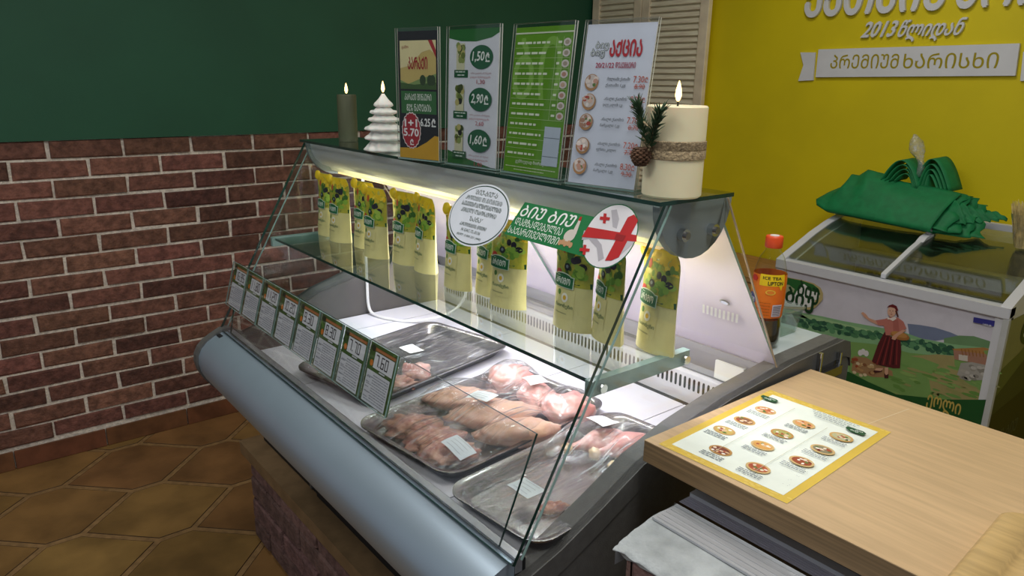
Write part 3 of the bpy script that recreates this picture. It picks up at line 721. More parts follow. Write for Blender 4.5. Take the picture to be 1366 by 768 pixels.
tray('nearly empty dark steel tray under cling film, behind the price tags', T1, R1, .143, .218, bm, lab)

# ------------------------------------------------------------------ standing sachets on the glass shelf
SH = .162
def pouchsurf(u, v, front=True):                             # u in [-1,1] across, v in [0,1] up
    z = v*SH; w = .0455*(1-.05*math.sin(math.pi*v))*(1-.0*v)
    if v > .86: w *= 1-.25*((v-.86)/.14)**2
    d = .021*(1-v)**.7+.0012
    sgn = -1 if front else 1
    return Vector((u*w, sgn*d*(max(0, 1-abs(u)**2.2))**.8+.004*v*math.sin(3*v), z))
def pouch(seed):
    r = random.Random(seed)
    t = thing('sachet', 'x', 'sachet', (0, 0, 0), 0, 'sauce sachets on the glass shelf')
    mb = MB()
    mb.grid(lambda a, b: pouchsurf(a*2-1, b, True), 12, 14, 'pouch_cream'); mb.grid(lambda a, b: pouchsurf(1-a*2, b, False), 12, 14, 'pouch_cream')
    n = 12; mb.add([pouchsurf(i/n*2-1, 0, True) for i in range(n+1)]+[pouchsurf(1-i/n*2, 0, False) for i in range(n+1)], [tuple(range(2*n+2))], 'pouch_cream')
    body = mb.build('pouch', t, smooth=True, angle=60)
    mb = MB(); mb.blob((-.036, -.002, SH*.955), (.013, .0065, .013), 'pouch_yellow', 0, seed, .1).build('lemon_corner', body, smooth=True)
    f = lambda u, v, d: pouchsurf(max(-1, min(1, u)), max(0, min(1, v)), True)+Vector((0, -.0004-d, 0))
    c = Canvas(); c.rect(-.99, .47, .99, .995, 'pouch_top', 12, 10); c.up()
    def leaf(u, v, a, b, k, rot=0): c.ell(u, v, a, b, k, 10, rot)
    for i in range(26): leaf(r.uniform(-.9, .9), r.uniform(.80, .97), r.uniform(.08, .2), r.uniform(.015, .04), r.choice(['#f4c818', '#ffe14a', '#e3bf2a', '#d8cc58', '#c9c23c']), r.uniform(-.15, .15))
    c.rect(-.99, .90, .99, .995, 'pouch_yellow', 12, 4)  # yellow print widened to paint the LED's light on the sachet top
    for i in range(9): leaf(r.uniform(-.9, .9), r.uniform(.87, .93), r.uniform(.1, .2), r.uniform(.02, .05), '#f6cf1e')
    c.up()
    for i in range(22): leaf(r.uniform(-.85, .85), r.uniform(.60, .84), r.uniform(.08, .2), r.uniform(.015, .045), r.choice(['#7da23a', '#a7bf4a', '#5b8a2c', '#c8c84c', '#3f6a22']), r.uniform(-.15, .15))
    c.up()
    for i in range(4): leaf(r.uniform(.1, .7), r.uniform(.68, .80), r.uniform(.12, .22), r.uniform(.03, .05), r.choice(['#2c2338', '#3a2a44', '#241c2c']))
    for i in range(10): leaf(r.uniform(.0, .8), r.uniform(.55, .68), r.uniform(.12, .2), r.uniform(.02, .04), r.choice(['#8cb63e', '#a6c84e', '#6d9c30']))
    c.up(); leaf(-.15, .66, .17, .040, '#1d2026'); leaf(-.62, .58, .2, .045, '#c0342c'); leaf(-.4, .84, .10, .05, '#d05a30')
    c.up(); leaf(-.15, .665, .07, .018, '#7f8a94')
    c.poly([(-1, .47), (1, .47), (1, .53), (.4, .50), (-.2, .50), (-1, .55)], '#1f5a30')
    GR = '#1d6b40'; BC = Canvas()
    for (a, b_, g_) in ((.62, .062, '#d7e6d0'), (.58, .055, GR)):
        BC.rect(-.30-a, .505-b_, -.30+a, .505+b_, g_, 8, 2); BC.ell(-.30, .505+b_*.8, a*.8, b_*.7, g_, 20); BC.up()
    BC.text('პრიმო'.upper(), -.72, .48, .14, .545, '#e8f2e4', .02); c.up()
    CC = Canvas(); CC.rect(-.66, .13, .40, .43, 'pouch_cream', 8, 4); CC.up(); CC.ell(-.1, .34, .18, .05, '#f2f0e2', 18); CC.ell(-.45, .385, .10, .03, '#5d8c3a', 12); CC.up(); CC.ell(-.1, .34, .09, .025, '#e6b93a', 14)
    CC.text('მაიონეზი', -.62, .225, .36, .275, '#4e7a58', .008); CC.words(-.6, .17, .1, .012, '#a8a978', 3)
    CC.build('egg_print', body, f)
    c.build('vegetable_print', body, f); BC.build('brand_badge', body, lambda u, v, d: f(u, v, d+.0022))
    return t
protos = [pouch(s) for s in (3, 8, 15)]
SZ = 1.1445
SP = [(425, 318, 4), (448, 322, 8), (475, 338, 8), (497, 343, 7), (521, 349, 7), (556, 372, -6), (606, 380, -1), (634, 392, -3), (667, 405, 10), (752, 437, 2), (800, 452, -19), (868, 467, -12)]
SL = ['first sauce sachet at the far brick wall end of the glass shelf', 'second sauce sachet from the far brick wall end of the glass shelf', 'third sauce sachet from the brick wall end, in front of the far group', 'fourth sauce sachet from the brick wall end, half behind its neighbour', 'nearest sauce sachet of the far group of five on the shelf',
      'turned sauce sachet standing alone in the middle of the shelf', 'sauce sachet below the left side of the white oval sticker', 'sauce sachet directly below the white oval sticker, between two others', 'sauce sachet below the right side of the oval sticker', 'sauce sachet facing front below the green banner sticker', 'turned sauce sachet below the red and white flag', 'leaning sauce sachet at the near end of the shelf by the grey bracket']
used = set()
SXY = [(-1.800, .822), (-1.712, .815), (-1.612, .834), (-1.506, .806), (-1.414, .830), (-1.327, .830), (-1.178, .812), (-1.103, .836), (-1.020, .816), (-.856, .826), (-.782, .836), (-.703, .862)]
for i, (u, v, a) in enumerate(SP):
    q = at(u, v, 'z', SZ); pr = protos[i % 3]; y = min(max(q.y+.018, .742), .852); x = q.x
    x, y = SXY[i]
    if i % 3 in used: copytree(pr, (x, y, SZ), math.radians(a), SL[i])
    else:
        pr.location = (x, y, SZ); pr.rotation_euler = (0, 0, math.radians(a)); pr['label'] = SL[i]; used.add(i % 3)

# ------------------------------------------------------------------ signs on the top glass
TZ = 1.3925
def sign(label, p0, p1, h, lean, draw, foot=.05):
    a, b = Vector(p0), Vector(p1); w = (b-a).length-.011; ux = (b-a).normalized(); rz = math.atan2(ux.y, ux.x)
    o = Vector((*((a+b)/2)[:2], TZ)); t = thing('sign_holder', label, 'sign', o, rz, 'sign holders on the case')
    up = Vector((0, math.sin(lean), math.cos(lean))); nr = Vector((0, -math.cos(lean), math.sin(lean)))
    def P(u, v, d): return o+Vector((u, 0, 0))+up*v+nr*d+Vector((0, .004, .001))
    hw = w/2
    mb = MB(); mb.slab([P(-hw-.003, .0, -.004), P(hw+.003, .0, -.004), P(hw+.003, h+.006, -.004), P(-hw-.003, h+.006, -.004)], .0025, 'acrylic', 'acr_edge')
    mb.slab([P(-hw-.003, .0, .0022), P(hw+.003, .0, .0022), P(hw+.003, h+.006, .0022), P(-hw-.003, h+.006, .0022)], .0016, 'acrylic', 'acr_edge')
    mb.slab([o+Vector((-hw-.003, .002, .0005)), o+Vector((hw+.003, .002, .0005)), o+Vector((hw+.003, .002+foot, .0005)), o+Vector((-hw-.003, .002+foot, .0005))], .003, 'acrylic', 'glass_edge_light')
    mb.build('acrylic_stand', t)
    c = Canvas(); draw(c, w, h); c.it = [([(u-hw, v) for u, v in pts], fs, k, l) for pts, fs, k, l in c.it]
    mb = MB(); mb.slab([P(-hw, .003, -.0014), P(hw, .003, -.0014), P(hw, h, -.0014), P(-hw, h, -.0014)], .0004, '#d8dade', '#d8dade'); c.onto(mb, lambda u, v, d: P(u, v, -.0009+d), .0002); mb.build('poster', t)
    return t
def d1(c, w, h):
    U = lambda f: w*f; V = lambda f: h*f
    c.rect(0, .003, w, h, '#15181a'); c.up()
    c.rect(U(.05), V(.56), U(.95), V(.93), '#c9b46c'); c.up()
    c.poly([(U(.05), V(.72)), (U(.3), V(.74)), (U(.6), V(.84)), (U(.8), V(.86)), (U(.95), V(.82)), (U(.95), V(.93)), (U(.05), V(.93))], '#e2d8a4')
    c.poly([(U(.05), V(.63)), (U(.25), V(.60)), (U(.55), V(.64)), (U(.95), V(.68)), (U(.95), V(.56)), (U(.05), V(.56))], '#7e9a5a')
    c.up(); c.poly([(U(.05), V(.56)), (U(.05), V(.61)), (U(.4), V(.595)), (U(.95), V(.615)), (U(.95), V(.56))], '#3c5c28')
    for x in (.62, .8, .86): c.ell(U(x), V(.63), .008, .010, '#2c4420', 12)
    c.poly([(U(.76), V(.93)), (U(.86), V(.93)), (U(.95), V(.855)), (U(.95), V(.80))], '#a8262a')
    c.text('გამო', U(.10), V(.865), U(.27), V(.895), '#9a3a2c', .01)
    c.text('კარაქი'.upper(), U(.25), V(.715), U(.74), V(.805), '#a01c20', .03)
    c.rect(U(.06), V(.37), U(.95), V(.545), '#2f6a34'); c.up()
    c.text('კარაქი შინაური'.upper(), U(.15), V(.475), U(.83), V(.525), '#dfe8dc', .012); c.text('82% ნაღების'.upper(), U(.2), V(.39), U(.82), V(.445), '#dfe8dc', .012)
    c.text('6.25', U(.55), V(.275), U(.79), V(.335), '#eef0ee', .03); c.text('₾', U(.83), V(.275), U(.93), V(.335), '#eef0ee', .03)
    c.poly([(0, .003), (w, .003), (w, V(.20)), (U(.9), V(.205)), (U(.7), V(.15)), (U(.45), V(.10)), (0, V(.09))], '#d0a01c'); c.up()
    c.ell(U(.31), V(.235), w*.245, h*.145, '#e8dcd8', 40, star=.03); c.up(); c.ell(U(.31), V(.235), w*.225, h*.136, '#a81f2a', 40, star=.03); c.up()
    c.text('1+1', U(.15), V(.265), U(.46), V(.325), '#f4f0f0', .03); c.text('5.70', U(.12), V(.19), U(.50), V(.25), '#f4f0f0', .03); c.text('₾', U(.28), V(.12), U(.37), V(.165), '#f4f0f0', .03)
def d2(c, w, h):
    U = lambda f: w*f; V = lambda f: h*f
    c.rect(0, .003, w, h, '#d9dde6'); c.up()
    c.poly([(0, h), (0, V(.94)), (U(.25), V(.915)), (U(.55), V(.91)), (U(.85), V(.935)), (w, V(.97)), (w, h)], '#2c6a34'); c.poly([(0, .003), (w*.9, .003), (U(.5), V(.05)), (0, V(.11))], '#2c6a34'); c.up()
    for k, (y, p, q) in enumerate(((.80, '1,50', '1,30'), (.50, '2,90', '2,60'), (.20, '1,60', '1,40'))):
        c.rect(U(.16), V(y-.11), U(.33), V(y+.10), '#cfcfae', 1, 1); c.up(); rr = random.Random(k)
        for i in range(14): c.ell(U(rr.uniform(.19, .30)), V(rr.uniform(y-.03, y+.09)), .006, .006, rr.choice(['#44502c', '#6a7a3c', '#2c2c2c', '#8a9a58', '#b8b070']), 8)
        c.rect(U(.12), V(y-.145), U(.40), V(y-.09), '#24583a'); c.up()
        c.words(U(.15), V(y-.108), U(.37), .0022, '#c8d8cc', k); c.words(U(.19), V(y-.132), U(.33), .0022, '#c8d8cc', k+5)
        c.ell(U(.66), V(y), w*.225, h*.085, '#165c38', 32); c.up()
        c.text(p, U(.49), V(y-.035), U(.72), V(y+.04), '#eef4ee', .018, shear=.15); c.text('₾', U(.745), V(y-.032), U(.825), V(y+.03), '#eef4ee', .02)
        c.text('ორი ცალის ან მეტის', U(.46), V(y-.122), U(.86), V(y-.106), '#9a5a66'); c.text('ყიდვის შემთხვევაში', U(.45), V(y-.150), U(.85), V(y-.134), '#b04a56')
        c.text(q, U(.58), V(y-.193), U(.74), V(y-.158), '#b03a4a', 0)
def d3(c, w, h):
    U = lambda f: w*f; V = lambda f: h*f
    c.rect(0, .003, w, h, '#5f9420'); c.up()
    c.text('ბი'.upper(), U(.02), V(.52), U(.85), V(.93), '#7fae4a', .01); c.up()
    c.rect(0, V(.955), w, V(.965), '#cfd8c0')
    rows = [.93-.068*i for i in range(12)]
    for i, y in enumerate(rows):
        c.rect(U(.02), V(y-.068), U(.97), V(y-.0655), '#b8cf96')
        c.words(U(.05), V(y-.042), U(.62-.04*(i % 3)), .0036, '#dfe8d2', i+3)
        if i < 8:
            c.words(U(.76), V(y-.042), U(.82), .0036, '#dfe8d2', i+50); c.ell(U(.905), V(y-.036), .0085, .0062, '#d8d0cc', 12); c.ell(U(.905), V(y-.036), .005, .0036, random.choice(['#b88a7a', '#a89c8c', '#c8a890']), 10, l=c.l+1)
    for x in (.73, .845, .965): c.rect(U(x), V(.39), U(x)+.0007, V(.93), '#b8cf96')
    c.text('გემრიელად მიირთვით', U(.22), V(.075), U(.80), V(.105), '#e4ecda', .01); c.words(U(.04), V(.05), U(.95), .0014, '#cfdcb8', 9); c.words(U(.2), V(.03), U(.75), .0014, '#cfdcb8', 19)
    c.up(2); c.rect(U(.685), V(.085), U(.955), V(.345), '#b9c6d6'); c.up()
    for y in (.27, .145): c.rect(U(.69), V(y), U(.95), V(y+.003), '#5a6a72')
def d4(c, w, h):
    U = lambda f: w*f; V = lambda f: h*f
    c.rect(0, .003, w, h, '#d6dcec'); c.up()
    for a, b, s_, in ((.16, .86, .13), (.10, .815, .14)):
        c.text('ბიუ', U(a), V(b-.02), U(a+s_+.06), V(b+.035), '#2a3430', .06); c.up(); c.text('ბიუ', U(a), V(b-.02), U(a+s_+.06), V(b+.035), '#dfe6ea', .0); c.up()
    c.text('აქცია'.upper(), U(.38), V(.805), U(.84), V(.90), '#b81c2c', .035)
    c.text('20/21/22', U(.20), V(.735), U(.47), V(.765), '#b01c44', .015); c.text('დეკემბერი'.upper(), U(.49), V(.733), U(.78), V(.768), '#b01c44', .012)
    it = [(.645, 'მთლიანი ქათამი', 'ქათამი 1კგ', '7.30', '8.90'), (.525, 'ახალი ქათმის', 'ფილე კილოში 1კგ', '9.20', '10.90'), (.40, 'ახალი ქათმის', 'ბარკალი 1კგ', '7.70', '8.70'), (.25, 'ახალი ქათმის', 'ფრთა კილო', '7.20', '7.70'), (.12, 'ახალი ქათმის', 'ბარკალი 1კგ', '8.30', '9.30')]
    for k, (y, a, b, p, o) in enumerate(it):
        rr = random.Random(k+4)
        c.ell(U(.17), V(y), w*.105, h*.052, '#b08456', 24); c.up(); c.ell(U(.17), V(y+.006), w*.085, h*.042, '#cfc3bd', 20); c.up()
        for i in range(9): c.ell(U(.17)+rr.uniform(-.009, .009), V(y)+rr.uniform(-.006, .008), rr.uniform(.002, .005), rr.uniform(.002, .004), rr.choice(['#e6d8d0', '#d8b8a8', '#a8806a', '#e8e0dc', '#c89a88', '#5a7a3a', '#b04a3a']), 10)
        c.text(a, U(.40), V(y+.008), U(.73), V(y+.034), '#3a444c', .008, shear=.2); c.text(b, U(.39), V(y-.028), U(.68), V(y-.004), '#3a444c', .008, shear=.2)
        c.text(p, U(.78), V(y+.004), U(.93), V(y+.042), '#c05a40', .008); c.text('₾', U(.94), V(y+.006), U(.985), V(y+.036), '#c05a40', .008); c.text(o, U(.81), V(y-.034), U(.95), V(y-.006), '#c05a40', .006); c.up(); c.rect(U(.80), V(y-.022), U(.96), V(y-.019), '#c05a40')
sign('narrow sign with black and yellow butter poster, price 5.70 in a red burst', (-1.313, .757), (-1.199, .785), .243, .0, d1)
sign('white sign with three green price circles, second from the tree candle', (-1.185, .785), (-1.039, .800), .243, .03, d2)
sign('green price list sign with a pale paper patch', (-1.027, .797), (-.877, .803), .243, .11, d3)
sign('white sign with red heading and five food pictures, behind the cream candle', (-.852, .790), (-.722, .814), .243, .16, d4)

# ------------------------------------------------------------------ candles
def flame(mb, c, s=1):
    prof = [(.0005, 0), (.0032*s, .004*s), (.0050*s, .010*s), (.0042*s, .018*s), (.0022*s, .026*s), (.0004, .031*s)]
    mb.lathe(prof, c, 'flame', 14)
c0 = at(461, 190, 'z', TZ); L0 = (-1.745, .865, TZ)
t = thing('pillar_candle', 'slim dark green pillar candle at the brick wall end of the case top', 'candle', L0)
MB().lathe([(.0235, 0), (.0242, .003), (.0242, .112), (.023, .1155), (.017, .114), (.003, .112)], L0, 'wax_green', 40).build('wax', t, smooth=True)
fb = MB(); fb.tube([(L0[0], L0[1], TZ+.110), (L0[0], L0[1], TZ+.119)], .0012, 'wick'); flame(fb, (L0[0], L0[1], TZ+.117), .85); fb.build('flame', t, smooth=True)
L1 = (-1.462, .812, TZ); t = thing('tree_candle', 'white tree shaped candle with tiers beside the butter sign', 'candle', L1)
prof = []; tiers = [(.0, .0445), (.0245, .0430), (.0445, .0415), (.064, .0345), (.080, .0290), (.0955, .0205)]
prof.append((.034, 0))
for i, (z, r) in enumerate(tiers):
    zn = tiers[i+1][0] if i+1 < len(tiers) else .124; rn = tiers[i+1][1]*.66 if i+1 < len(tiers) else .003; h_ = zn-z
    prof += [(r*.80, z+.0005), (r*.985, z+.0030), (r, z+.0050), (r*.93, z+.0085), (rn+(r-rn)*.42, z+h_*.62), (rn+(r-rn)*.12, z+h_*.88), (rn, zn)]
MB().lathe(prof, L1, 'wax_white', 60, wob=lambda a, z: 1+.055*math.cos(10*a+z*157)*min(1, z*300)).build('wax', t, smooth=True, angle=80)
fb = MB(); fb.tube([(L1[0], L1[1], TZ+.122), (L1[0], L1[1], TZ+.128)], .0012, 'wick'); flame(fb, (L1[0], L1[1], TZ+.126), .8); fb.build('flame', t, smooth=True)
L2 = (-.678, .842, TZ); t = thing('pillar_candle', 'large cream pillar candle with burlap band and fir sprigs', 'candle', L2); r = .0425; hh = .127
w = MB().lathe([(r-.003, 0), (r, .003), (r, hh-.002), (r-.002, hh), (r-.012, hh-.0015), (.004, hh-.004)], L2, 'wax_cream', 64).build('wax', t, smooth=True)
fb = MB(); fb.tube([(L2[0], L2[1], TZ+hh-.005), (L2[0], L2[1], TZ+hh+.006)], .0014, 'wick'); flame(fb, (L2[0], L2[1], TZ+hh+.004), .95); fb.build('flame', t, smooth=True)
MB().lathe([(r+.0002, .054), (r+.0016, .055), (r+.0018, .066), (r+.0012, .067), (r+.0018, .068), (r+.0016, .079), (r+.0002, .080)], L2, 'burlap', 64, cap=False).build('burlap_band', t, smooth=True)
def sprig(base, tip, seed, n=150):
    rr = random.Random(seed); base, tip = Vector(base), Vector(tip); ax = (tip-base); mb = MB(); d = ax.normalized()
    mb.tube([base, base+ax*.5, tip], [.0016, .0013, .0008], 'twig', 6)
    a = d.orthogonal().normalized(); b = d.cross(a)
    for i in range(n):
        p = base+ax*rr.uniform(.08, 1.0); an = rr.uniform(0, 6.28); o = (a*math.cos(an)+b*math.sin(an))*rr.uniform(.6, 1)+d*rr.uniform(.7, 1.5)
        o.normalize(); ln = rr.uniform(.012, .019); mb.tube([p, p+o*ln*.5, p+o*ln], [.0008, .0007, .0002], 'needle', 4, False)
    return mb
kx, ky, kz = L2[0]-.030, L2[1]-.058, TZ+.076
fv = Vector((-.168, -.98, 0)).normalized(); side = Vector((.98, -.168, 0)).normalized()
K = Vector((L2[0], L2[1], TZ))+fv*(r+.006); 
sprig(K+Vector((0, 0, .070)), K-side*.016+fv*.010+Vector((0, 0, .128)), 1, 190).build('fir_sprig', t)
sprig(K+Vector((0, 0, .064)), K+side*.030+fv*.008+Vector((0, 0, .122)), 2, 210).build('fir_sprig', t)
mb = MB(); kc = K-side*.004+fv*.008+Vector((0, 0, .056))
for i in range(9):
    for j in range(9):
        an = 6.283*j/9+i*.35; rr_ = .0085*math.sin(math.pi*(i+1)/11)+.003; p = kc+side*(rr_*math.cos(an))+fv*(rr_*math.sin(an))+Vector((0, 0, -.010+.0028*i)); mb.blob(p, (.0040, .0040, .0020), 'cone', an, i*9+j, .2, 3, None, 8, 5)
mb.build('pine_cone', t, smooth=True)
mb = MB(); q = [K+fv*.004+side*.010*math.sin(i*.9)+Vector((0, 0, .064+.0035*i)) for i in range(14)]; mb.tube(q, .0016, 'burlap', 6).build('twine', t)

# ------------------------------------------------------------------ bottle of tea and clear tub on the worktop
BL = Vector((-.742, 1.236, 1.0565))
t = thing('tea_bottle', 'plastic tea bottle with orange cap and label, half full of dark tea', 'bottle', BL, math.radians(0))
pet = [(.023, 0), (.027, .004), (.0300, .012), (.0305, .030), (.0295, .048), (.0282, .060), (.0292, .072), (.0308, .090), (.0308, .135), (.0302, .148), (.027, .162), (.0225, .178), (.0150, .190), (.0132, .196), (.0132, .212)]
MB().lathe(pet, BL, 'pet', 40).build('bottle', t, smooth=True, angle=60)
MB().lathe([(.021, .0015), (.0255, .005), (.0285, .013), (.029, .030), (.028, .048), (.0268, .058)], BL, 'tea', 40).build('tea', t, smooth=True, angle=60)
cap = MB().lathe([(.0150, .197), (.0160, .198), (.0160, .216), (.0150, .219), (.013, .2195)], BL, 'bottle_cap', 40, wob=lambda a, z: 1+.012*math.cos(40*a)).build('cap', t, smooth=True, angle=60)
MB().lathe([(.0088, .2195), (.0085, .2202), (.0080, .2202)], BL, '#e8e4e0', 24).build('cap_print', cap)
def brad(z):
    for (r0, z0), (r1, z1) in zip(pet, pet[1:]):
        if z0 <= z <= z1: return r0+(r1-r0)*(z-z0)/(z1-z0)
    return .03
AZ = math.atan2(-BL.y, -BL.x)
lab_ = MB(); lp = [(brad(z)+.0006, z) for z in (.064, .072, .08, .09, .10, .12, .135, .142, .148)]
lab_.lathe(lp, BL, 'label_orange', 40, cap=False); lo = lab_.build('label', t, smooth=True)
def bmap(u, v, d): r_ = brad(v)+.0009+d; a = AZ+u/.031; return BL+Vector((r_*math.cos(a), r_*math.sin(a), v))
c = Canvas()
c.rect(-.018, .128, .030, .150, '#f2d21c', 8, 3); c.poly([(.018, .129), (.026, .129), (.024, .119)], '#f2d21c'); c.up()
c.text('LIPTON', -.002, .130, .026, .137, '#2a2a20', .03); c.text('ICE TEA', -.012, .1405, .022, .146, '#2a2a20', .02)
c.ell(.004, .116, .009, .005, '#f4d24a', 16); c.up(); c.ell(.004, .116, .007, .0035, '#e8882c', 16)
c.ell(-.031, .100, .008, .012, '#3a4a8c', 14, .4); c.up(); c.text('Ice', -.037, .094, -.025, .106, '#e8e8f0', .02)
c.ell(-.030, .140, .008, .006, '#c83428', 12); c.ell(-.040, .120, .006, .010, '#e8b020', 12)
c.rect(.010, .068, .029, .092, '#d8d4dc', 5, 3); c.up()
for i in range(9): c.rect(.0115, .070+.0023*i, .0275, .0711+.0023*i, '#5a5260', 4, 1)
for i in range(5): c.words(-.018, .070+.006*i, .006, .0012, '#b0601c', i)
c.build('label_print', lo, bmap)
t = thing('plastic_tub', 'clear plastic tub behind the tea bottle', 'tub', (-.80, 1.335, 1.0565))
mb = MB(); o = Vector((-.80, 1.335, 1.0565)); loops = [rrect(.055, .036, .014, .0005), rrect(.064, .043, .016, .050), rrect(.067, .046, .018, .052), rrect(.067, .046, .018, .055), rrect(.062, .041, .015, .053), rrect(.053, .034, .012, .003)]
n = len(loops[0]); vs = [Vector(p)+o for L_ in loops for p in L_]
mb.add(vs, [(i*n+j, i*n+(j+1) % n, (i+1)*n+(j+1) % n, (i+1)*n+j) for i in range(5) for j in range(n)]+[tuple(range(n))[::-1], tuple(range(5*n, 6*n))], 'tub')
mb.build('tub_body', t, smooth=True, angle=50)
MB().box(-.835, -.775, 1.312, 1.355, 1.061, 1.085, '#c8ccb8').build('folded_paper', t, bevel=.003)

# ================================================================== WOODEN COUNTER ON ITS LEDGE
KX0, KY0, KY1, KZ = -.637, .773, 1.236, 1.04
t = thing('wooden_counter', 'thick oak coloured counter top with a menu lying on it', 'counter', (-.1, 1.0, 0))
mb = MB(); mb.box(KX0, .75, KY0, KY1, KZ-.034, KZ-.0012, 'wood_edge'); mb.box(KX0, .75, KY0, KY1, KZ-.0012, KZ, 'wood_top')
mb.build('counter_top', t)
c_ = [at(1150, 568, 'z', KZ), at(1212, 545, 'z', KZ)]
MB().slab([(c_[0].x, c_[0].y, KZ), (c_[0].x+.0016, c_[0].y, KZ), (c_[1].x+.0016, c_[1].y, KZ), (c_[1].x, c_[1].y, KZ)], .0003, '#d8c4a0', '#d8c4a0').build('scratch', t)
MB().box(-.42, .7, .90, .93, .60, KZ-.0345, '#c4ccd0').box(-.42, .7, 1.16, 1.19, 0.0, KZ-.0345, '#c4ccd0').box(-.42, -.39, .93, 1.16, 0.0, KZ-.0345, '#c4ccd0').build('support', t)
# brick ledge with plaster cap and metal strips
t = thing('brick_ledge', 'dark brick ledge with rough plaster cap below the wooden counter', 'ledge', (0, .75, 0))
mb = MB(); mb.box(-.562, .75, .684, .855, 0, .926, 'mortar'); rnd = random.Random(5)
for r in range(11):
    z1 = .926-.080*r; z0 = z1-.072; x = -.565-(.12 if r % 2 else 0)
    while x < .75:
        a, b = max(x+.004, -.565), min(x+.245, .75)
        if b-a > .03: brick(mb, a, b, z0, z1, .016, 'brick_grey', rnd, lambda p, q, d: (p, .684-d, q))
        x += .252
    y = .67-(.12 if r % 2 else 0)
    while y < .85:
        a, b = max(y+.004, .670), min(y+.245, .855)
        if b-a > .03: brick(mb, a, b, z0, z1, .014, 'brick_grey', rnd, lambda p, q, d: (-.562-d, p, q))
        y += .252
mb.build('brickwork', t)
def capP(a, b):
    x = -.584+a*1.335; prof = [(.668, .926), (.662, .933), (.671, .939), (.70, .946), (.732, .951), (.80, .950), (.86, .950)]
    k = b*(len(prof)-1); i = min(int(k), len(prof)-2); f = k-i
    y = prof[i][0]+(prof[i+1][0]-prof[i][0])*f; z = prof[i][1]+(prof[i+1][1]-prof[i][1])*f
    nz = mnoise.noise(Vector((x*16, b*5, 3)))*.006+mnoise.noise(Vector((x*50, b*14, 1)))*.003
    lo = .010*mnoise.noise(Vector((x*22, 0, 9))) if b < .02 else 0
    return Vector((x+(.004*mnoise.noise(Vector((b*9, 4, x*3))) if a == 0 else 0), y+nz*(1 if b < .6 else .15), z+nz*(.6 if b < .6 else .1)+lo))
mb = MB(); mb.grid(capP, 150, 26, 'plaster'); mb.grid(lambda a, b: Vector((-.584+.0*a, 0, 0))+Vector((0, (.664+.196*b), .905+(capP(0, .2+.8*b).z-.905)*a)), 4, 16, 'plaster')
mb.build('plaster_cap', t, smooth=True)
mb = MB(); zz = .9515
mb.box(-.580, .75, .733, .780, zz, zz+.004, 'alu_strip')
for i in range(4): mb.box(-.576, .75, .738+.010*i, .7395+.010*i, zz+.004, zz+.0052, 'alu_strip')
mb.box(-.580, .75, .7802, .7865, zz, zz+.010, 'chrome'); mb.box(-.580, .75, .787, .816, zz, zz+.006, 'alu_dark')
for i in range(6): mb.box(-.577, .75, .789+.0045*i, .791+.0045*i, zz+.006, zz+.0072, 'alu_dark')
mb.box(-.580, .75, .8165, .832, zz, zz+.012, 'freezer_white')
mb.build('metal_strips', t, bevel=.001)
# menu sheet
MO = Vector((-.5195, .937, KZ)); t_rz = math.radians(2.2)
o = thing('menu_sheet', 'gold bordered menu sheet with dish pictures lying on the wooden counter', 'menu', MO, t_rz)
ca, sa = math.cos(-t_rz), math.sin(-t_rz)
def ml(u, v):
    p = at(u, v, 'z', KZ)-MO; return (p.x*ca-p.y*sa, p.x*sa+p.y*ca)
c = Canvas(); hw, hh = .1015, .1545
c.rect(-hw, -hh, hw, hh, '#d8b84a'); c.up()
for i in range(60): c.ell(random.uniform(-hw, hw)*.97, random.choice([-1, 1])*random.uniform(hh-.014, hh-.003), .004, .002, '#e2c664', 6)
c.up(); c.rect(-hw+.013, -hh+.014, hw-.013, hh-.016, '#e6eee4'); c.up()
DI = [(1021, 548), (993, 562), (966, 575), (961, 602), (1072, 567), (1043, 580), (1017, 596), (1011, 626), (1122, 585), (1097, 602), (1069, 618)]
for i, (u, v) in enumerate(DI):
    x, y = ml(u, v); rr = random.Random(i+20); a, b = .0175, .0135
    c.ell(x, y, a, b, rr.choice(['#c8a060', '#b88a48', '#d0b078']), 22); c.up(); base = ['#c87a4a', '#8a5a3a', '#c8b060', '#7a3a24', '#d89a60', '#a8a460', '#d8a050', '#b85a30', '#b8b890', '#8c8468', '#9a4a2a'][i]
    c.ell(x, y, a*.8, b*.75, base, 18); c.up()
    for k in range(12): c.ell(x+rr.uniform(-.011, .011), y+rr.uniform(-.007, .007), rr.uniform(.002, .004), rr.uniform(.0015, .003), rr.choice([base, '#e8d8c0', '#5a7a34', '#d8b890', '#f0e8dc', '#a84a2c']), 8)
    for k in range(3): c.words(x-.018, y-b-.0055-.0045*k, x+.018, .0016, '#6a7480', i*5+k)
for (u, v) in ((1025, 534), (1140, 577)):
    x, y = ml(u, v); c.poly([(x-.014, y+.006), (x+.010, y+.007), (x+.016, y+.003), (x+.016, y-.007), (x-.004, y-.009), (x-.014, y-.002)], '#1f5030'); c.up(); c.text('ბიუ', x-.006, y-.005, x+.006, y, '#e6efe4', .03); c.text('ბიუ', x, y, x+.011, y+.004, '#e6efe4', .03)
for k in range(4): c.words(-.012+.004*k, hh-.026-.006*k, .066-.006*k, .0018, '#7a848c', 70+k)
for p, q in (((-.034, .112), (-.034, -.125)), ((.034, .085), (.034, -.125))): c.rect(p[0], q[1], p[0]+.0008, p[1], '#b8b8a0')
for k in range(40): c.ell(hw-.022+random.uniform(-.004, .004), random.uniform(-.12, .12), .0005, .0005, '#90989c', 6)
mb = MB().box(MO.x-hw, MO.x+hw, MO.y-hh, MO.y+hh, KZ+.0003, KZ+.0006, '#e6eee4'); c.onto(mb, lambda u, v, d: MO+Vector((u, v, .0006+d)), .00012); mb.build('sheet', o)
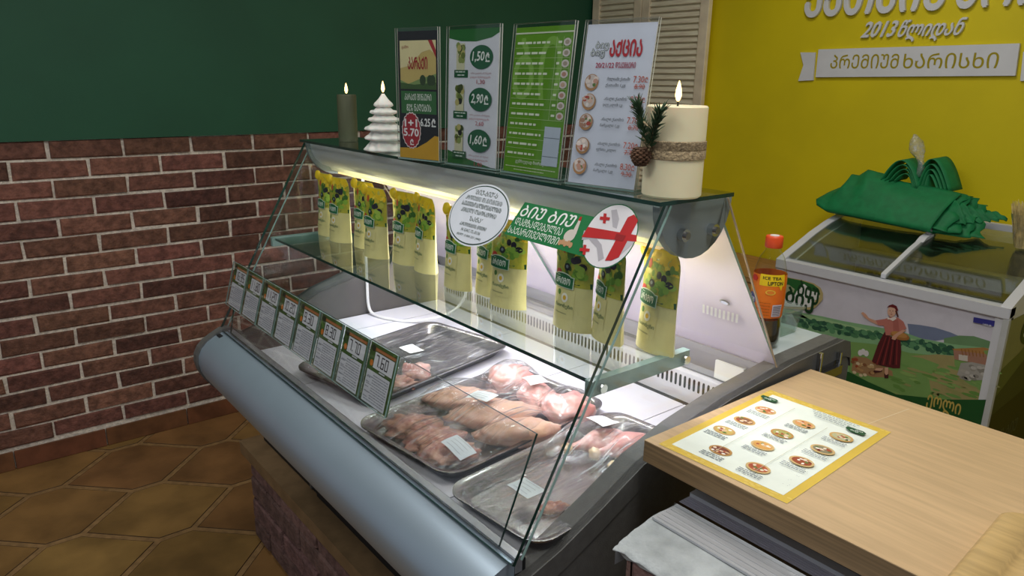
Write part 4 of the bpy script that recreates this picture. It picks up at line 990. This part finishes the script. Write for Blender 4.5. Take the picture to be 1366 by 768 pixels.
# wooden serving board with a groove
BO = Vector((-.02, .868, KZ)); o = thing('serving_board', 'rounded pale wooden board with a groove on the counter corner', 'board', BO, math.radians(3))
hx, hy = .205, .112; loops = [(hx-.003, hy-.003, .020, .0004), (hx, hy, .022, .004), (hx, hy, .022, .016), (hx-.005, hy-.005, .019, .020), (hx-.034, hy-.034, .016, .0205), (hx-.037, hy-.037, .014, .016), (hx-.044, hy-.044, .010, .0145), (hx-.050, hy-.050, .008, .0165)]
L_ = [rrect(*q) for q in loops]; n = len(L_[0]); mb = MB()
mb.add([Vector(p)+BO for l in L_ for p in l], [(i*n+j, i*n+(j+1) % n, (i+1)*n+(j+1) % n, (i+1)*n+j) for i in range(len(L_)-1) for j in range(n)]+[tuple(range(n))[::-1], tuple(range((len(L_)-1)*n, len(L_)*n))], 'wood_board')
mb.build('board', o, smooth=True, angle=60)

# ================================================================== CHEST FREEZER
FX0, FX1, FY0, FY1 = -1.552, -.723, 2.617, 3.245
fz = thing('chest_freezer', 'white glass topped chest freezer with farm picture by the yellow wall', 'freezer', (-1.14, 2.93, 0))
LID = [(2.617, .880), (2.65, .893), (2.74, .925), (2.84, .962), (2.95, .995), (3.06, 1.020), (3.15, 1.034), (3.245, 1.042)]
def lidz(y):
    for (a, z0), (b, z1) in zip(LID, LID[1:]):
        if a <= y <= b: return z0+(z1-z0)*(y-a)/(b-a)
    return LID[-1][1]
mb = MB()
mb.box(FX0+.004, FX1-.004, FY0+.004, FY0+.05, .05, .842, 'freezer_white')
low = [(y, z-.04) for y, z in LID]
for x0, x1 in ((FX0+.004, FX0+.04), (FX1-.04, FX1-.004)): mb.prism([(FY0+.004, .05), (FY1, .05)]+low[::-1], x0, x1, 'freezer_white')
mb.box(FX0+.004, FX1-.004, FY1-.04, FY1, .05, 1.0, 'freezer_white'); mb.box(FX0+.03, FX1-.03, FY0+.03, FY1-.03, .30, .34, 'freezer_inner')
body = mb.build('body', fz)
MB().box(FX0+.03, FX1-.03, FY0+.04, FY1-.04, 0, .05, 'case_dark').build('base', fz)
mb = MB(); mb.box(FX0, FX1, FY0-.006, FY0+.045, .842, .8795, 'freezer_white')
for x0, x1 in ((FX0, FX0+.032), (FX1-.032, FX1)): mb.prism([(y, z-.042) for y, z in LID]+[(y, z) for y, z in LID[::-1]], x0, x1, 'freezer_white')
mb.box(FX0, FX1, FY1-.03, FY1, 1.0, 1.044, 'freezer_white'); mb.build('rim', fz, bevel=.005, seg=3)
MB().strip([(FY0+.05, .80), (FY0+.05, .35), (FY1-.045, .35), (FY1-.045, .98)], FX0+.045, FX1-.045, 'freezer_inner').box(FX0+.045, FX1-.045, 2.80, 2.83, .72, .80, '#9a9c90').box(FX0+.045, FX1-.045, FY1-.11, FY1-.05, .80, .86, '#b4b6aa').build('liner', fz)
mb = MB()
for i in range(14):
    x = FX0+.08+.052*i; mb.blob((x, 2.90+.05*(i % 3), .70), (.034, .06, .035), ['#6a6c48', '#7c7a50', '#585c40', '#8a8458'][i % 4], .3*i, i, .3)
mb.box(FX0+.05, FX1-.05, 2.70, 3.15, .60, .68, '#5c5c48'); mb.build('frozen_goods', fz, smooth=True)
for x0, x1 in ((FX0+.034, -1.150), (-1.138, FX1-.034)):
    mb = MB(); mb.prism([(y, z-.008) for y, z in LID[1:-1]]+[(y, z-.003) for y, z in LID[1:-1]][::-1], x0, x1, 'glass_lid')
    ld = mb.build('glass_lid', fz, smooth=True, angle=30)
dv_ = MB().prism([(y, z-.012) for y, z in LID[1:]]+[(y, z+.006) for y, z in LID[1:]][::-1], -1.153, -1.135, 'freezer_white').build('lid_divider', fz, bevel=.003)
hz = lidz(2.95)
MB().prism([(2.90, hz-.010), (2.93, hz+.006), (2.97, hz+.013), (2.99, hz+.012), (2.99, hz+.004)], -1.155, -1.128, 'freezer_white').lathe([(.012, 0), (.012, .012), (.009, .02), (.009, .034), (.006, .036)], (-1.140, 2.970, hz+.013), 'rail_grey', 16).build('lid_handle', dv_, bevel=.003)
MB().box(FX1-.016, FX1+.002, FY0-.006, FY0+.012, .05, .8425, '#c4c6c4').build('corner_trim', fz)
# farm picture on the front
YP = FY0+.0035
def fp(u, v): p = at(u, v, 'y', YP); return (p.x, p.z)
def c7(q): return [fp(1030+x/3.491, 360+y/3.491) for x, y in q]
c = Canvas(); XA, XB = FX0+.006, FX1-.017
c.rect(XA, .06, XB, .841, '#d6d3de'); c.up()
def clampx(q): return [(min(max(x, XA), XB), z) for x, z in q]
far = XA
PC = lambda q, k: c.poly(clampx(q), k)
PC(c7([(630, 250), (690, 256), (760, 268), (830, 290), (880, 312), (760, 330), (640, 310)]), '#7884a0'); c.up()
PC(c7([(800, 318), (870, 305), (940, 308), (1010, 330), (1090, 362), (1090, 440), (800, 400)]), '#6f9468'); c.up()
PC([(XA, .745)]+c7([(45, 180), (130, 197), (230, 215), (330, 237), (470, 262), (540, 275), (620, 292), (700, 320), (840, 345), (1000, 362), (1100, 380)])+[(XB, .06), (XA, .06)], '#88b684'); c.up()
PC([(XA, .73)]+c7([(45, 196), (180, 212), (380, 262), (480, 285), (620, 312), (760, 345), (840, 352), (840, 365), (620, 335), (380, 285), (180, 232)])+[(XA, .715)], '#a2c690'); c.up()
rr = random.Random(2)
for i in range(170):
    f = i/170; x, y = 45+f*800, 222+f*152+rr.uniform(-14, 20); q = fp(1030+x/3.491, 360+y/3.491); c.ell(min(max(q[0], XA+.02), XB-.02), q[1], rr.uniform(.008, .016), rr.uniform(.006, .011), rr.choice(['#3f7050', '#2f5a44', '#4f8258', '#5f9468', '#345f4a']), 8)
c.up(); PC(c7([(330, 330), (480, 345), (640, 385), (830, 405), (1090, 420), (1080, 640), (600, 610), (360, 480)]), '#7da45c'); c.up()
PC(c7([(640, 400), (770, 392), (850, 400), (850, 440), (900, 520), (1000, 580), (1040, 610), (860, 612), (740, 560), (730, 500), (780, 440), (700, 410)]), '#a49a66')
PC(c7([(380, 400), (440, 408), (500, 440), (560, 470), (565, 500), (470, 498), (370, 470)]), '#a5805a'); c.up()
for i in range(60): q = fp(1030+rr.uniform(560, 1040)/3.491, 360+rr.uniform(440, 590)/3.491); c.ell(q[0], q[1], rr.uniform(.01, .03), rr.uniform(.003, .007), rr.choice(['#6a9448', '#8cae62', '#76a056', '#9a9a60']), 8)
c.up()
PC(c7([(845, 372), (1000, 392), (1005, 445), (850, 415)]), '#a87c68'); PC(c7([(870, 392), (912, 398), (912, 425), (870, 418)]), '#d0c8bc'); PC(c7([(838, 366), (985, 360), (1022, 368), (1008, 408), (870, 388)]), '#b08048'); PC(c7([(985, 375), (1030, 370), (1090, 380), (1090, 450), (1015, 440)]), '#7f9c58')
c.up(); PC(c7([(880, 432), (930, 428), (1055, 455), (1048, 520), (940, 512), (862, 488)]), '#a8a49c'); c.up()
for i in range(40): q = fp(1030+rr.uniform(885, 1042)/3.491, 360+rr.uniform(446, 508)/3.491); c.ell(q[0], q[1], .009, .006, rr.choice(['#bcb8b0', '#8c887f', '#9c978d', '#b0aca0']), 7)
for i in range(7): PC(c7([(880+17*i, 366+2.2*i), (884+17*i, 366+2.2*i), (892+16*i, 396+1.5*i), (888+16*i, 396+1.5*i)]), '#94642f')
for i in range(22): q = fp(1030+rr.uniform(372, 480)/3.491, 360+rr.uniform(415, 490)/3.491); c.ell(q[0], q[1], .008, .006, rr.choice(['#c8a878', '#8a5a3a', '#d8c4a0', '#9c4a30', '#b89060']), 8)
for x, y in ((425, 380), (440, 388), (412, 385)): q = fp(1030+x/3.491, 360+y/3.491); c.ell(q[0], q[1], .009, .012, '#e0dcdc', 10)
c.up(); PC([(XA, .60)]+c7([(45, 420), (200, 440), (360, 474), (450, 520), (580, 578), (800, 602), (1040, 615), (1080, 618)])+[(XB, .06), (XA, .06)], '#23582a'); c.up()
q0, q1 = fp(1233, 556), fp(1283, 541); c.text('ეოლი', q0[0], q1[1]-.05, q1[0], q1[1]+.004, '#c8b05a', .02); c.up()
# woman sowing (part of the printed picture)
def w6(q): return [fp(1130+x/6.4, 395+y/6.4) for x, y in q]
def we(x, y, a, b, k, n=16):
    q = fp(1130+x/6.4, 395+y/6.4); c.ell(q[0], q[1], a/6.4*.00272, b/6.4*.0029, k, n)
c.poly(w6([(250, 612), (310, 612), (305, 632), (265, 650), (235, 640)]), '#d8a88c'); c.poly(w6([(325, 605), (355, 605), (352, 680), (325, 680)]), '#d8a88c'); c.poly(w6([(232, 630), (290, 636), (305, 625), (300, 642), (250, 652), (230, 645)]), '#4a2426'); c.poly(w6([(320, 650), (335, 672), (358, 660), (356, 698), (322, 698)]), '#4a2426'); c.up()
c.poly(w6([(325, 300), (345, 330), (460, 365), (466, 470), (455, 612), (400, 612), (340, 600), (260, 580), (215, 553), (270, 400)]), '#5c2428'); c.up()
for i in range(7): c.poly(w6([(335+16*i, 345), (341+16*i, 345), (262+28*i, 585), (250+28*i, 580)]), ['#8a3434', '#3c181c'][i % 2])
c.poly(w6([(328, 192), (370, 174), (438, 180), (485, 215), (512, 275), (465, 292), (462, 330), (335, 332), (318, 250), (270, 246), (246, 204)]), '#c47a6e'); c.up()
c.poly(w6([(250, 206), (190, 184), (165, 150), (140, 132), (124, 142), (150, 176), (200, 212), (268, 244)]), '#d6a288'); c.poly(w6([(395, 185), (440, 195), (450, 290), (400, 320)]), '#b46a60'); we(455, 335, 78, 34, '#a8713c'); c.up(); we(450, 325, 66, 22, '#c08a4c')
c.up(); c.poly(w6([(512, 288), (480, 284), (440, 305), (390, 340), (385, 362), (415, 372), (440, 335), (480, 310)]), '#d6a288'); we(385, 128, 34, 46, '#dcb098'); c.up()
c.poly(w6([(345, 96), (362, 76), (395, 66), (428, 82), (442, 118), (428, 130), (412, 100), (375, 90)]), '#6c2026'); c.poly(w6([(414, 120), (430, 122), (446, 172), (436, 178)]), '#5a2c22'); c.poly(w6([(346, 170), (372, 186), (412, 170), (428, 190), (396, 210), (372, 196), (350, 196)]), '#eee2da'); c.up()
we(372, 122, 4, 3, '#5a3a30'); we(396, 124, 4, 3, '#5a3a30'); c.poly(w6([(372, 150), (394, 150), (384, 157)]), '#b05048'); c.poly(w6([(382, 126), (388, 142), (378, 142)]), '#c89880')
# maker badge and shop logo
q = c7([(942, 218), (1040, 236), (1036, 262), (938, 242)]); c.poly(q, '#3a3a8c'); c.up(); c.text('UGUR', q[0][0]+.030, q[3][1]-.001, q[1][0]-.006, q[0][1]-.013, '#e0e0ee', .03)
def c3(q): return clampx([fp(1030+x/10.24, 355+y/10.24) for x, y in q])
c.poly(c3([(60, 130), (200, 145), (420, 185), (580, 230), (670, 290), (705, 370), (700, 450), (660, 495), (600, 560), (520, 590), (160, 575), (60, 560)]), '#c2b078'); c.up(); c.poly(c3([(60, 140), (200, 150), (420, 195), (570, 245), (640, 300), (668, 380), (620, 400), (60, 400)]), '#2f6a34'); c.up()
c.poly(c3([(60, 235), (240, 250), (320, 310), (300, 360), (180, 400), (60, 400)]), '#a8b088'); c.up()
c.poly(c3([(170, 530), (165, 470), (200, 410), (270, 380), (320, 390), (350, 330), (400, 300), (410, 255), (450, 240), (490, 275), (500, 325), (640, 360), (660, 410), (640, 445), (595, 460), (580, 530), (520, 555), (200, 545)]), '#e8e8e4'); c.up()
a, b = c3([(185, 525)])[0], c3([(585, 440)])[0]; c.text('ბიუ', a[0], a[1]-.006, b[0], b[1]+.022, '#1d4426', .035); a, b = c3([(350, 415)])[0], c3([(650, 370)])[0]; c.text('ბიუ', a[0], a[1]-.012, b[0], b[1]+.034, '#1d4426', .035)
c.build('front_picture', fz, lambda u, v, d: (u, FY0+.0042-d, v))
# print on the right side
def rp(u, v): p = at(u, v, 'x', FX1); return (p.y, p.z)
c = Canvas(); c.rect(FY0+.013, .06, FY1, .835, '#8a8a5a'); c.up(); c.poly([(FY0+.013, .66), (2.8, .69), (3.0, .76), (FY1, .80), (FY1, .06), (FY0+.013, .06)], '#5a6434'); c.up(); c.poly([(FY0+.013, .56), (2.9, .66), (FY1, .76), (FY1, .06), (FY0+.013, .06)], '#343c24'); c.up(); c.poly([(FY0+.013, .50), (FY1, .54), (FY1, .06), (FY0+.013, .06)], '#161c14'); c.up()
c.ell(2.86, .77, .09, .06, '#1c3a1e', 24); c.up(); c.text('ბიუ', 2.80, .735, 2.92, .775, '#c8ccb0', .03); c.text('ბიუ', 2.84, .785, 2.94, .815, '#c8ccb0', .03); c.text('ბიუ ბიუ'.upper(), 2.70, .36, 2.95, .41, '#4a5040', .01)
c.build('side_picture', fz, lambda u, v, d: (FX1-.0035+d, u, v))
# green folded bags on the lids
bag = thing('folded_bag', 'bundle of folded green fabric bags lying on the freezer lids', 'bag', (-1.3, 3.04, 1.02))
def curve(pts, t):
    t = max(0, min(1, t))*(len(pts)-1); i = min(int(t), len(pts)-2); f = t-i; f = f*f*(3-2*f)*.4+f*.6
    return pts[i].lerp(pts[i+1], f)
BT = [at(u, v, 'y', y) for u, v, y in ((1089, 272, 2.99), (1100, 279, 2.97), (1140, 287, 2.95), (1190, 297, 2.94), (1240, 307, 2.94))]
TP = [at(u, v, 'y', y) for u, v, y in ((1091, 266, 3.06), (1106, 256, 3.08), (1126, 247, 3.09), (1136, 232, 3.10), (1146, 234, 3.10), (1158, 226, 3.10), (1170, 229, 3.10), (1195, 240, 3.09), (1235, 248, 3.09), (1283, 258, 3.08))]
def mainflap(a, b):
    p, q = curve(BT, a), curve(TP, a)
    if b < .3:                                              # fold at the front, returning underneath
        k = b/.3; r = .016; c0 = p+Vector((0, .0, .0)); an = math.pi*(1-k)
        base = p+Vector((0, .014, -.006)); return base+Vector((0, .05*(1-k)-.014*math.sin(math.pi*k*.5), -.004-.012*math.cos(math.pi*k*.5)+.006*k))
    k = (b-.3)/.7; m = p.lerp(q, k); m.z += .012*math.sin(math.pi*k)+.003*mnoise.noise(Vector((a*6, k*4, 0)))*1.5; m.y -= .010*math.sin(math.pi*k)
    return m
MB().grid(mainflap, 40, 24, 'bag_cloth').build('front_fold', bag, smooth=True, angle=180, solid=.004)
for i in range(4):                                          # stacked folds behind and to the right
    off = Vector((.010+.012*i*.3, .016+.013*i, -.006*i)); rx = .045+.028*((i*5) % 4)
    def lay(a, b, i=i, off=off, rx=rx):
        p, q = curve(BT, a*.98), curve(TP, a*.98); k = b; m = p.lerp(q, k*(.96-.04*i)); m = m+off
        m.x += rx*a*a*(1-.5*k)*1.2; m.z += .012*math.sin(math.pi*k)+.022*mnoise.noise(Vector((a*4+i, k*4, i*2.7)))*a*a; m.x += .03*mnoise.noise(Vector((k*5, i*3.1, 4)))*a**3
        m.z = max(m.z, lidz(min(m.y, 3.24))+.006+.003*i); m.y = min(m.y, 3.26); return m
    MB().grid(lay, 30, 14, 'bag_cloth').build('inner_fold', bag, smooth=True, angle=180, solid=.003)
for i in range(6):                                          # drooping folds at the right end
    b0 = at(1250+6*i, 300-3*i, 'y', 2.985+.02*i); t0 = at(1268+8*i, 262+5*i, 'y', 3.06+.015*i); e = at(1288+11*i, 300-1*i, 'y', 3.00+.018*i)
    def lf(a, b, b0=b0, t0=t0, e=e, i=i):
        l0 = b0.lerp(t0, b); m = l0.lerp(e+Vector((.0, .0, .010*b)), a); m.z += .022*math.sin(math.pi*a)*(.4+b*.5)+.006*mnoise.noise(Vector((a*6, b*4, i*3)))
        m.z = max(m.z, lidz(min(m.y, 3.24))+.006+.002*i); return m
    MB().grid(lf, 16, 12, 'bag_cloth').build('end_fold', bag, smooth=True, angle=180, solid=.003)
def strap(p0, pk, p1, w, name):
    p0, pk, p1 = Vector(p0), Vector(pk), Vector(p1)
    ctrl = 2*pk-.5*(p0+p1)
    def P(a, b):
        m = p0*(1-a)**2+ctrl*2*a*(1-a)+p1*a*a; return m+Vector((.25, .95, .1))*w*(b-.5)
    MB().grid(P, 22, 3, 'bag_cloth').build(name, bag, smooth=True, angle=180, solid=.003)
for i in range(4):
    d = .018*i; s_ = 1-.13*i
    A_, K_, B_ = at(1182+6*i, 240, 'y', 3.10), at(1212+2*i, 212+6*i, 'y', 3.12), at(1232-2*i, 250, 'y', 3.10); strap(A_, K_, B_, .075, 'handle_strap')
    A_, K_, B_ = at(1226+5*i, 252, 'y', 3.12), at(1252-1*i, 210+7*i, 'y', 3.14), at(1275-5*i, 254, 'y', 3.12); strap(A_, K_, B_, .080, 'handle_strap')
pp = [at(1226, 236, 'y', 3.10), at(1229, 222, 'y', 3.105), at(1227, 208, 'y', 3.11), at(1222, 193, 'y', 3.115), at(1221, 180, 'y', 3.115)]
mb = MB(); mb.tube(smooth(pp, 4), [.008, .011, .013, .014, .014, .013, .012, .014, .018, .022, .026, .028, .027, .024, .019, .012, .006], 'bagfilm', 14)
o = mb.build('plastic_wrap', loc=pp[0], smooth=True, angle=180)
for v in o.data.vertices: v.co += Vector(mnoise.noise_vector(v.co*60))*.006
tag(o, 'twisted clear plastic bag end sticking up from the green bags', 'plastic bag')
# straw bundle in cellophane at the right edge
SB = at(1362, 318, 'y', 2.99); SB.z = lidz(2.99)+.004; SB.x += .012
t = thing('straw_bundle', 'bundle of dry straw in clear wrap on the freezer corner', 'straw bundle', SB)
mb = MB(); rr = random.Random(8)
for i in range(220):
    a, r_ = rr.uniform(0, 6.283), math.sqrt(rr.random())
    p = SB+Vector((math.cos(a)*r_*.024, math.sin(a)*r_*.024, 0)); q = SB+Vector((math.cos(a)*r_*.052-.010, math.sin(a)*r_*.052, rr.uniform(.13, .165))); mb.tube([p, p.lerp(q, .5)+Vector((rr.uniform(-.004, .004), rr.uniform(-.004, .004), 0)), q], .0009, 'straw', 4, False)
mb.build('straw', t)
MB().lathe([(.026, .0), (.034, .03), (.046, .08), (.056, .12)], SB, 'film', 28, cap=False, wob=lambda a, z: 1+.05*math.cos(7*a+z*40)).build('wrap', t, smooth=True)

# low wooden cabinet left of the freezer
t = thing('wooden_cabinet', 'low brown wooden cabinet against yellow wall, left of the freezer', 'cabinet', (-2.0, 3.1, 0))
MB().box(-2.45, -1.575, 2.92, 3.285, .0, .668, 'wood_brown').build('carcass', t, bevel=.003)
MB().box(-2.46, -1.57, 2.90, 3.29, .669, .694, 'wood_brown').build('cabinet_top', t, bevel=.003)
for a, b in ((-2.44, -2.015), (-2.009, -1.585)):
    d = MB().box(a, b, 2.902, 2.919, .03, .662, 'wood_brown').build('cabinet_door', t, bevel=.003); MB().box(a+.19, a+.23, 2.889, 2.901, .60, .612, 'steel').build('door_handle', d)
